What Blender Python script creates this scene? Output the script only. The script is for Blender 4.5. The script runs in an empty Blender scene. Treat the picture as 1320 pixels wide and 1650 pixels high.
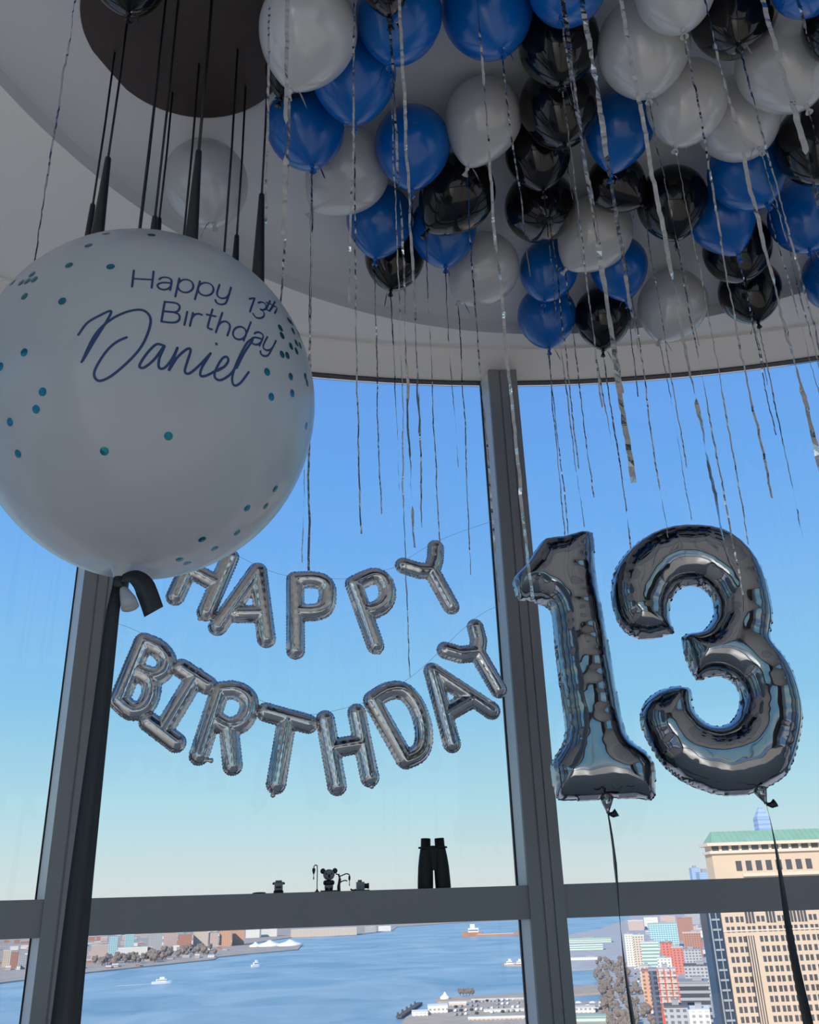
import bpy, math, random
from mathutils import Vector as V, Matrix
random.seed(7)
sc = bpy.context.scene
COL = sc.collection
# ------------------------------------------------------------------ camera
E = 1.05                                    # eye height above the floor
F = 1442.0                                  # focal length in pixels of a 1320 x 1650 frame
PITCH = math.atan(.4403); ROLL = math.atan(110/3275)
fw = V((0, math.cos(PITCH), math.sin(PITCH))); r0 = V((1, 0, 0)); u0 = r0.cross(fw)
RT, UP = r0*math.cos(ROLL) - u0*math.sin(ROLL), u0*math.cos(ROLL) + r0*math.sin(ROLL)
EYE = V((0, 0, E))
cam = bpy.data.cameras.new('camera'); co = bpy.data.objects.new('camera', cam); COL.objects.link(co)
cam.sensor_fit = 'VERTICAL'; cam.sensor_height = 24; cam.lens = 24*F/1650
cam.clip_start = .05; cam.clip_end = 60000
m = Matrix((RT, UP, -fw)).transposed().to_4x4(); m.translation = EYE; co.matrix_world = m
sc.camera = co
# ------------------------------------------------------------------ sky, sun, exposure
w = bpy.data.worlds.new('sky'); sc.world = w; w.use_nodes = True
nt = w.node_tree; nt.nodes.clear()
o_ = nt.nodes.new('ShaderNodeOutputWorld'); bg = nt.nodes.new('ShaderNodeBackground')
tc = nt.nodes.new('ShaderNodeTexCoord'); sp = nt.nodes.new('ShaderNodeSeparateXYZ'); cr = nt.nodes.new('ShaderNodeValToRGB')
nt.links.new(tc.outputs['Generated'], sp.inputs[0]); nt.links.new(sp.outputs['Z'], cr.inputs[0])
nt.links.new(cr.outputs[0], bg.inputs[0]); nt.links.new(bg.outputs[0], o_.inputs[0])
SKY = [(0, .70, .73, .73), (.03, .66, .76, .765), (.095, .47, .74, .83), (.2, .27, .6, .88), (.355, .18, .455, .92), (.52, .14, .375, .88), (1, .09, .26, .7)]
el = cr.color_ramp.elements
while len(el) < len(SKY): el.new(.5)
for e_, s_ in zip(el, SKY): e_.position = s_[0]
for e_, s_ in zip(el, SKY): e_.color = (*s_[1:], 1)
bg.inputs[1].default_value = 1.0
SUN_DIR = V((-.42, -.80, .50)).normalized()
sl = bpy.data.lights.new('sun', 'SUN'); sl.energy = 4.8; sl.color = (1, .92, .80); sl.angle = .009
so = bpy.data.objects.new('sun', sl); COL.objects.link(so); so.rotation_euler = SUN_DIR.to_track_quat('Z', 'Y').to_euler(); so.location = (-30, -60, 60)
sc.view_settings.view_transform = 'Standard'; sc.view_settings.look = 'None'
sc.view_settings.exposure = 0.0; sc.view_settings.gamma = 1.0; sc.view_settings.use_curve_mapping = False
sc.cycles.max_bounces = 10; sc.cycles.diffuse_bounces = 6; sc.cycles.glossy_bounces = 5; sc.cycles.transparent_max_bounces = 12
sc.cycles.use_denoising = True; sc.cycles.caustics_reflective = False; sc.cycles.caustics_refractive = False
sc.cycles.sample_clamp_indirect = 6

# ------------------------------------------------------------------ helpers
def ray(px, py): return fw*F + RT*(px-660) + UP*(825-py)
def atY(px, py, y): d = ray(px, py); return EYE + d*(y/d.y)
def atZ(px, py, z): d = ray(px, py); return EYE + d*((z-E)/d.z)
def atD(px, py, dep): return EYE + ray(px, py)*(dep/F)
def proj(p): q = p-EYE; return 660+F*q.dot(RT)/q.dot(fw), 825-F*q.dot(UP)/q.dot(fw)
def onplane(px, py, p0, n): d = ray(px, py); return EYE + d*((p0-EYE).dot(n)/d.dot(n))
def lin(r, g, b):
    f = lambda c: (c/255/12.92 if c/255 <= .04045 else ((c/255+.055)/1.055)**2.4)
    return (f(r), f(g), f(b))
MATS = {}
def mat(name, col, rough=.5, metal=0, spec=.5, noise=None, bump=None, coat=0, transl=0, stripes=None):
    """col linear rgb; noise=(scale, amount) mottles the colour; bump=(scale, strength, distance)"""
    if name in MATS: return MATS[name]
    M = bpy.data.materials.new(name); M.use_nodes = True; t = M.node_tree; b = t.nodes['Principled BSDF']
    b.inputs['Base Color'].default_value = (*col, 1); b.inputs['Roughness'].default_value = rough
    b.inputs['Metallic'].default_value = metal; b.inputs['Specular IOR Level'].default_value = spec
    b.inputs['Coat Weight'].default_value = coat
    tcn = t.nodes.new('ShaderNodeTexCoord')
    if noise:
        nz = t.nodes.new('ShaderNodeTexNoise'); nz.inputs['Scale'].default_value = noise[0]; nz.inputs['Detail'].default_value = 4
        mx = t.nodes.new('ShaderNodeMixRGB'); mx.blend_type = 'MULTIPLY'; mx.inputs[0].default_value = noise[1]
        mx.inputs[1].default_value = (*col, 1)
        t.links.new(tcn.outputs['Object'], nz.inputs['Vector']); t.links.new(nz.outputs['Fac'], mx.inputs[2]); t.links.new(mx.outputs[0], b.inputs['Base Color'])
    if bump:
        nb = t.nodes.new('ShaderNodeTexNoise'); nb.inputs['Scale'].default_value = bump[0]; nb.inputs['Detail'].default_value = 3
        bp = t.nodes.new('ShaderNodeBump'); bp.inputs['Strength'].default_value = bump[1]; bp.inputs['Distance'].default_value = bump[2]
        t.links.new(tcn.outputs['Object'], nb.inputs['Vector']); t.links.new(nb.outputs['Fac'], bp.inputs['Height']); t.links.new(bp.outputs[0], b.inputs['Normal'])
    if transl:
        tr = t.nodes.new('ShaderNodeBsdfTranslucent'); tr.inputs[0].default_value = (*col, 1)
        ms = t.nodes.new('ShaderNodeMixShader'); ms.inputs[0].default_value = transl
        out = t.nodes['Material Output']
        t.links.new(b.outputs[0], ms.inputs[1]); t.links.new(tr.outputs[0], ms.inputs[2]); t.links.new(ms.outputs[0], out.inputs[0])
    MATS[name] = M
    return M
def facade(name, wall, glass, fl=4., bay=3., wf=.5, hf=.5):
    """wall with rows of small windows, worked out from object coordinates"""
    if name in MATS: return MATS[name]
    M = bpy.data.materials.new(name); M.use_nodes = True; t = M.node_tree; b = t.nodes['Principled BSDF']
    b.inputs['Roughness'].default_value = .7
    tcn = t.nodes.new('ShaderNodeTexCoord'); s = t.nodes.new('ShaderNodeSeparateXYZ'); t.links.new(tcn.outputs['Object'], s.inputs[0])
    def mth(op, a, b_=None):
        n = t.nodes.new('ShaderNodeMath'); n.operation = op
        for i, x in enumerate((a, b_)):
            if x is None: continue
            if hasattr(x, 'is_linked'): t.links.new(x, n.inputs[i])
            else: n.inputs[i].default_value = x
        return n.outputs[0]
    xy = mth('ADD', s.outputs[0], s.outputs[1])
    a = mth('LESS_THAN', mth('FRACT', mth('DIVIDE', xy, bay)), wf)
    c = mth('LESS_THAN', mth('FRACT', mth('DIVIDE', s.outputs[2], fl)), hf)
    geo = t.nodes.new('ShaderNodeNewGeometry'); sn = t.nodes.new('ShaderNodeSeparateXYZ'); t.links.new(geo.outputs['Normal'], sn.inputs[0])
    side = mth('LESS_THAN', mth('ABSOLUTE', sn.outputs[2]), .5)
    fac = mth('MULTIPLY', mth('MULTIPLY', a, c), side)
    mx = t.nodes.new('ShaderNodeMixRGB'); mx.inputs[1].default_value = (*wall, 1); mx.inputs[2].default_value = (*glass, 1)
    t.links.new(fac, mx.inputs[0]); t.links.new(mx.outputs[0], b.inputs['Base Color'])
    MATS[name] = M
    return M
def mesh(name, verts, faces, m_, parent=None, org=None, smooth=True):
    """ONE mesh object out of world-space vertices, its origin at org"""
    verts = [V(v) for v in verts]
    if org is None:
        lo = [min(v[i] for v in verts) for i in range(3)]; hi = [max(v[i] for v in verts) for i in range(3)]
        org = V(((lo[0]+hi[0])/2, (lo[1]+hi[1])/2, lo[2]))
    org = V(org)
    me = bpy.data.meshes.new(name); me.from_pydata([v-org for v in verts], [], faces); me.update()
    if smooth: me.polygons.foreach_set('use_smooth', [True]*len(me.polygons))
    if m_: me.materials.append(m_)
    ob = bpy.data.objects.new(name, me); COL.objects.link(ob)
    if parent: ob.parent = parent; ob.location = org - WORLD[parent]
    else: ob.location = org
    WORLD[ob] = org
    return ob
WORLD = {}
def empty(name, loc):
    ob = bpy.data.objects.new(name, None); COL.objects.link(ob); ob.location = loc; ob.empty_display_size = .05; WORLD[ob] = V(loc); return ob
def tag(ob, label, cat, group=None, kind=None):
    ob['label'] = label; ob['category'] = cat
    if group: ob['group'] = group
    if kind: ob['kind'] = kind
    return ob
def struct(ob): ob['kind'] = 'structure'; return ob
class MB:
    def __init__(s): s.v = []; s.f = []
    def add(s, vs, fs):
        n = len(s.v); s.v += [V(v) for v in vs]; s.f += [[i+n for i in f] for f in fs]; return s
    def box(s, lo, hi, ax=None, org=None):
        """box in a frame: ax = (x,y,z) axes at org"""
        P = [(x, y, z) for z in (lo[2], hi[2]) for y in (lo[1], hi[1]) for x in (lo[0], hi[0])]
        if ax: P = [org + ax[0]*p[0] + ax[1]*p[1] + ax[2]*p[2] for p in P]
        return s.add(P, [(0, 2, 3, 1), (4, 5, 7, 6), (0, 1, 5, 4), (2, 6, 7, 3), (0, 4, 6, 2), (1, 3, 7, 5)])
    def lathe(s, prof, org, axis=V((0, 0, 1)), n=24, cap=True):
        """prof [(r, h)], h along axis from org"""
        axis = axis.normalized(); a = axis.orthogonal().normalized(); b = axis.cross(a); vs = []; fs = []
        for r_, h in prof:
            for k in range(n): t = 2*math.pi*k/n; vs.append(org + axis*h + (a*math.cos(t)+b*math.sin(t))*r_)
        for i in range(len(prof)-1):
            for k in range(n): fs.append((i*n+k, i*n+(k+1) % n, (i+1)*n+(k+1) % n, (i+1)*n+k))
        if cap: fs.append(list(range(n))[::-1]); fs.append([(len(prof)-1)*n+k for k in range(n)])
        return s.add(vs, fs)
    def tube(s, pts, rad, n=8):
        pts = [V(p) for p in pts]; vs = []; fs = []; pa = None
        for i, p in enumerate(pts):
            d = (pts[min(i+1, len(pts)-1)]-pts[max(i-1, 0)]).normalized()
            a = (pa - d*pa.dot(d)).normalized() if pa and (pa-d*pa.dot(d)).length > 1e-6 else d.orthogonal().normalized()
            pa = a; b = d.cross(a); r_ = rad[i] if isinstance(rad, (list, tuple)) else rad
            for k in range(n): t = 2*math.pi*k/n; vs.append(p+(a*math.cos(t)+b*math.sin(t))*r_)
        for i in range(len(pts)-1):
            for k in range(n): fs.append((i*n+k, i*n+(k+1) % n, (i+1)*n+(k+1) % n, (i+1)*n+k))
        fs.append(list(range(n))[::-1]); fs.append([(len(pts)-1)*n+k for k in range(n)])
        return s.add(vs, fs)
    def ball(s, c, r, sx=1, sy=1, sz=1, n=12):
        prof = [(math.sin(math.pi*i/n)*.999+.001, -math.cos(math.pi*i/n)) for i in range(n+1)]
        m_ = MB().lathe(prof, V((0, 0, 0)), n=2*n)
        return s.add([V((v.x*r*sx, v.y*r*sy, v.z*r*sz))+V(c) for v in m_.v], m_.f)
    def build(s, name, m_, parent=None, org=None, smooth=True): return mesh(name, s.v, s.f, m_, parent, org, smooth)
def smooth_path(pts, n=6):
    """Catmull-Rom through 2D/3D points"""
    pts = [V((*p, 0)) if len(p) == 2 else V(p) for p in pts]; out = []
    if len(pts) < 3: return pts
    for i in range(len(pts)-1):
        p0, p1, p2, p3 = pts[max(i-1, 0)], pts[i], pts[i+1], pts[min(i+2, len(pts)-1)]
        for k in range(n):
            t = k/n
            out.append(.5*((2*p1)+(p2-p0)*t+(2*p0-5*p1+4*p2-p3)*t*t+(3*p1-p0-3*p2+p3)*t**3))
    return out+[pts[-1]]

# ------------------------------------------------------------------ materials
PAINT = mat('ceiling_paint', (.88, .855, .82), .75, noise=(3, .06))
BOUNCE_TINT = mat('perimeter_bounce_tint', (.88, .83, .76), .75)
WALLP = mat('wall_paint', (.78, .76, .73), .8)
FLOORM = mat('floor_pale_bounce', (.84, .77, .68), .45, noise=(2, .12))  # unseen floor, made pale and warm to bounce light upwards
ALU = mat('window_aluminium', (.28, .285, .295), .45, metal=.25, noise=(2, .08))
ALUL = mat('window_stop_aluminium', (.92, .92, .93), .35, metal=.25)
DARKLINE = mat('gasket', (.02, .02, .022), .6)
GLASS = bpy.data.materials.new('window_glass'); GLASS.use_nodes = True
t = GLASS.node_tree; t.nodes.clear()
go = t.nodes.new('ShaderNodeOutputMaterial'); tr = t.nodes.new('ShaderNodeBsdfTransparent'); gl = t.nodes.new('ShaderNodeBsdfGlossy'); mx = t.nodes.new('ShaderNodeMixShader'); fr = t.nodes.new('ShaderNodeFresnel')
gl.inputs['Roughness'].default_value = .02; tr.inputs[0].default_value = (.985, .99, .99, 1); fr.inputs[0].default_value = 1.45
mul = t.nodes.new('ShaderNodeMath'); mul.operation = 'MULTIPLY'; mul.inputs[1].default_value = .7
t.links.new(fr.outputs[0], mul.inputs[0]); t.links.new(mul.outputs[0], mx.inputs[0]); t.links.new(tr.outputs[0], mx.inputs[1]); t.links.new(gl.outputs[0], mx.inputs[2]); t.links.new(mx.outputs[0], go.inputs[0])

# ------------------------------------------------------------------ the room
CZ = E + 2.52                               # soffit height
CC = V((.83, -1.49, 0)); CR = 5.58          # centre and radius of the curved window wall
MUL = [-3.48 + 19.5*k for k in range(-3, 4)]
def arc(deg, off=0, z=0): a = math.radians(deg); return V((CC.x+(CR-off)*math.sin(a), CC.y+(CR-off)*math.cos(a), z))
TC = V((.79, 1.44, 0)); TR = 2.2            # round tray in the ceiling
FACE = .066; DOME = .075
XL, XR, YB = arc(MUL[0]).x, arc(MUL[-1]).x, -4.2
def plan(t):                                # outline of the room, one point per direction from the tray centre
    d = V((math.cos(t), math.sin(t), 0)); best = 1e9
    # circle
    oc = TC-CC; b_ = oc.dot(d); c_ = oc.dot(oc)-(CR+.02)**2; s_ = -b_+math.sqrt(max(0, b_*b_-c_)); best = s_
    for n_, k_ in ((V((1, 0, 0)), XR), (V((-1, 0, 0)), -XL), (V((0, -1, 0)), -YB)):
        if d.dot(n_) > 1e-6: best = min(best, (k_-TC.dot(n_))/d.dot(n_))
    return TC+d*best
N = 160
rings = []
for r_, z in [(None, CZ), (TR, CZ), (TR, CZ+FACE), (TR-.05, CZ+FACE+.012), (TR-.18, CZ+FACE+.035), (TR-.38, CZ+FACE+.058), (TR-.6, CZ+FACE+DOME), (TR-1.2, CZ+FACE+DOME+.005), (.02, CZ+FACE+DOME+.005)]:
    ring = []
    for k in range(N):
        a = 2*math.pi*k/N; p = plan(a) if r_ is None else TC+V((math.cos(a), math.sin(a), 0))*r_
        ring.append(V((p.x, p.y, z)))
    rings.append(ring)
vs = [p for rg in rings for p in rg]; fs = []
for i in range(len(rings)-1):
    for k in range(N): fs.append((i*N+k, i*N+(k+1) % N, (i+1)*N+(k+1) % N, (i+1)*N+k))
fs.append([(len(rings)-1)*N+k for k in range(N)])
top = len(vs); vs += [V((p.x, p.y, CZ+.3)) for p in rings[0]]          # slab upper side
for k in range(N): fs.append((k, top+k, top+(k+1) % N, (k+1) % N))
fs.append([top+k for k in range(N)][::-1])
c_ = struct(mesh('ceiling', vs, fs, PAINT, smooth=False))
c_.data.materials.append(mat('tray_grey', (.70, .71, .72), .7))  # tray surfaces in a slightly darker, cooler grey
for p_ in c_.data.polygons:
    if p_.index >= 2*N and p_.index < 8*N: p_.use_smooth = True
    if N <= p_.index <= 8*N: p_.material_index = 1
def ceil_z(p): 
    d = (V((p.x, p.y, 0))-TC).length
    return CZ if d > TR else CZ+FACE+DOME*max(0, min(1, (TR-d)/.6))**.6
# lower strip of ceiling along the glass, warm bounce light put into its colour
vs = []; fs = []; n = 90
for i in range(n+1):
    a = MUL[0]+(MUL[-1]-MUL[0])*i/n
    for off, z in ((.03, CZ-.012), (.34, CZ-.012), (.34, CZ+.004), (.03, CZ+.004)): vs.append(arc(a, off, z))
for i in range(n):
    for k in range(4): fs.append((i*4+k, i*4+(k+1) % 4, i*4+4+(k+1) % 4, i*4+4+k))
struct(mesh('trim_1', vs, fs, BOUNCE_TINT, smooth=False))
# floor, walls
ring = [plan(2*math.pi*k/N) for k in range(N)]
vs = [V((p.x, p.y, 0)) for p in ring]+[V((p.x, p.y, -.2)) for p in ring]
fs = [list(range(N)), list(range(N, 2*N))[::-1]]+[(k, N+k, N+(k+1) % N, (k+1) % N) for k in range(N)]
struct(mesh('floor', vs, fs, FLOORM, smooth=False))
def wall_with_fill_window(name, a, b, inward, w0, w1, z0, z1, nwin, wm=None):
    """straight wall from a to b (thickness outward), an opening w0..w1 along it, and the fill-light window added in it"""
    d = (b-a); L = d.length; ax = (d.normalized(), -inward, V((0, 0, 1))); mb = MB()
    for lo, hi in (((0, 0, 0), (w0, .2, CZ)), ((w1, 0, 0), (L, .2, CZ)), ((w0, 0, 0), (w1, .2, z0)), ((w0, 0, z1), (w1, .2, CZ))): mb.box(lo, hi, ax, a)
    struct(mb.build(name, wm or WALLP, smooth=False))
    fr_ = MB(); 
    for lo, hi in (((w0, .05, z0), (w0+.06, .13, z1)), ((w1-.06, .05, z0), (w1, .13, z1)), ((w0, .05, z0), (w1, .13, z0+.06)), ((w0, .05, z1-.06), (w1, .13, z1))): fr_.box(lo, hi, ax, a)
    fo = struct(fr_.build('window_%d' % nwin, ALU, smooth=False))
    MB().box((w0+.06, .085, z0+.06), (w1-.06, .095, z1-.06), ax, a).build('glass_pane', GLASS, fo, smooth=False)
zl = arc(MUL[0]); zr = arc(MUL[-1])
wall_with_fill_window('wall_left', V((XL, zl.y, 0)), V((XL, YB, 0)), V((1, 0, 0)), .15, 5.2, .1, 3.3, 11)  # unseen side window, added to let more daylight in
wall_with_fill_window('wall_right', V((XR, YB, 0)), V((XR, zr.y, 0)), V((-1, 0, 0)), .2, 5.6, .1, 3.3, 12)  # window added opposite, also out of view, for fill light
DARKW = mat('unseen_dark_wall', (.10, .085, .075), .6)  # unseen back wall darkened so the foil reflects something dark
wall_with_fill_window('wall_back', V((XL, YB, 0)), V((XR, YB, 0)), V((0, 1, 0)), .4, 7.0, .1, 3.4, 13, DARKW)  # added back window, out of view, lets sun onto the floor
# mullions: face, a lighter angled stop on the left, a groove, and a dark gasket line
def profile_column(name, deg, prof, m_, z0=0, z1=CZ, parent=None):
    a = math.radians(deg); T = V((math.cos(a), -math.sin(a), 0)); Nn = V((-math.sin(a), -math.cos(a), 0)); c = arc(deg)
    pts = [c+T*x+Nn*y for x, y in prof]; n = len(pts)
    vs = [V((p.x, p.y, z0)) for p in pts]+[V((p.x, p.y, z1)) for p in pts]
    return mesh(name, vs, [(i, (i+1) % n, n+(i+1) % n, n+i) for i in range(n)]+[list(range(n))[::-1], list(range(n, 2*n))], m_, parent, smooth=False)
MW = .072
for i, dg in enumerate(MUL):
    prof = [(-MW, -.06), (-MW, .16), (-.021, .16), (-.021, .152), (-.013, .152), (-.013, .16), (.022, .16), (.022, .152), (.028, .152), (.028, .16), (MW, .16), (MW, -.06)]
    t_ = struct(profile_column('trim_%d' % (i+2), dg, prof, ALU))
    st = profile_column('glazing_stop', dg, [(-MW-.024, .02), (-MW-.024, .055), (-MW, .125), (-MW, .02)], ALUL, parent=t_)
    profile_column('gasket', dg, [(-MW-.030, .02), (-MW-.030, .05), (-MW-.024, .05), (-MW-.024, .02)], DARKLINE, parent=t_)
# each bay: transom beam (the ledge), head rail, two panes
_m = arc((MUL[2]+MUL[3])/2, .14)
ZT = atY(500, 1437.5, arc(-12, .15).y).z; ZB = atY(500, 1494, arc(-12, .15).y).z
def arc_band(a0, a1, o0, o1, z0, z1, n=10):
    vs = []; fs = []
    for i in range(n+1):
        a = a0+(a1-a0)*i/n; vs += [arc(a, o0, z0), arc(a, o1, z0), arc(a, o1, z1), arc(a, o0, z1)]
    for i in range(n):
        for k in range(4): fs.append((i*4+k, i*4+4+k, i*4+4+(k+1) % 4, i*4+(k+1) % 4))
    fs += [(0, 1, 2, 3), (n*4+3, n*4+2, n*4+1, n*4)]
    return vs, fs
dm = math.degrees(MW/CR)
for i in range(len(MUL)-1):
    a0, a1 = MUL[i]+dm, MUL[i+1]-dm
    b = struct(mesh('window_%d' % (i+1), *arc_band(a0, a1, .0, .145, ZB, ZT), ALU, smooth=False))
    mesh('head_rail', *arc_band(a0, a1, .0, .05, CZ-.0175, CZ-.011), DARKLINE, b, smooth=False)
    mesh('sill_rail', *arc_band(a0, a1, .0, .1, 0, .08), ALU, b, smooth=False)
    mesh('glass_pane', *arc_band(a0, a1, .008, .018, ZT, CZ-.02), GLASS, b, smooth=False)
    mesh('glass_pane', *arc_band(a0, a1, .008, .018, .08, ZB), GLASS, b, smooth=False)

# ------------------------------------------------------------------ latex balloons under the ceiling
LATEX = {
 'white': mat('latex_white', (.66, .66, .655), .15, spec=1.0, transl=.28),
 'blue': mat('latex_blue', (.001, .125, .47), .2, spec=.5, transl=.06),
 'black': mat('latex_black', (.005, .005, .006), .08, spec=.4),
}
FOIL_RIBBON = mat('metallic_ribbon', (.46, .47, .48), .10, metal=1, bump=(140, .5, .002))
def balloon_prof(R, n=22):
    P = []
    for i in range(n+1): t = math.pi/2*i/n; P.append((max(.002, math.sin(t))*R, math.cos(t)*R))
    for i in range(1, n+1):
        u = i/n; P.append((R*(max(0, 1-u**2.05))**.78*(1-.03*u) + R*.05*u**5, -1.3*R*u))
    return P
def ribbon_mesh(top, zend, wid, rnd, lean=(0, 0), path=None):
    """a narrow crinkled metallic strip hanging from top to height zend"""
    L = max(.05, top.z-zend); n = max(8, int(L/.012)); vs = []; fs = []
    ang = rnd.uniform(-.9, .9); dx = dy = 0; sx = rnd.uniform(-1, 1)
    tw = rnd.uniform(-.5, .5)
    for i in range(n+1):
        s = i/n; z = top.z-L*s
        ang = ang*.96 + tw*.05 + rnd.uniform(-.2, .2) + (rnd.uniform(-1.5, 1.5) if rnd.random() < .04 else 0)
        dx += rnd.uniform(-.0011, .0011); dy += rnd.uniform(-.0011, .0011)
        c = V((top.x+dx+lean[0]*s, top.y+dy+lean[1]*s+rnd.uniform(-.0022, .0022), z))
        if path: c += path(s)
        wv = V((math.cos(ang), math.sin(ang)*.8, rnd.uniform(-.15, .15)))*wid*.5
        vs += [c-wv, c+wv]
    for i in range(n): fs.append((2*i, 2*i+1, 2*i+3, 2*i+2))
    return vs, fs
def ribbon_tail(p, rnd, wid):
    """short loose end curling off the knot"""
    a = rnd.uniform(0, 6.28); d = V((math.cos(a), math.sin(a)*.5, 0)); vs = []; fs = []
    for i in range(9):
        s = i/8; c = p+d*.05*s+V((0, 0, -.045*s*s+.02*math.sin(s*4)))
        wv = V((math.cos(s*5+a), .3, math.sin(s*5+a)))*wid*.5
        vs += [c-wv, c+wv]
    return vs, [(2*i, 2*i+1, 2*i+3, 2*i+2) for i in range(8)]
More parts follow.
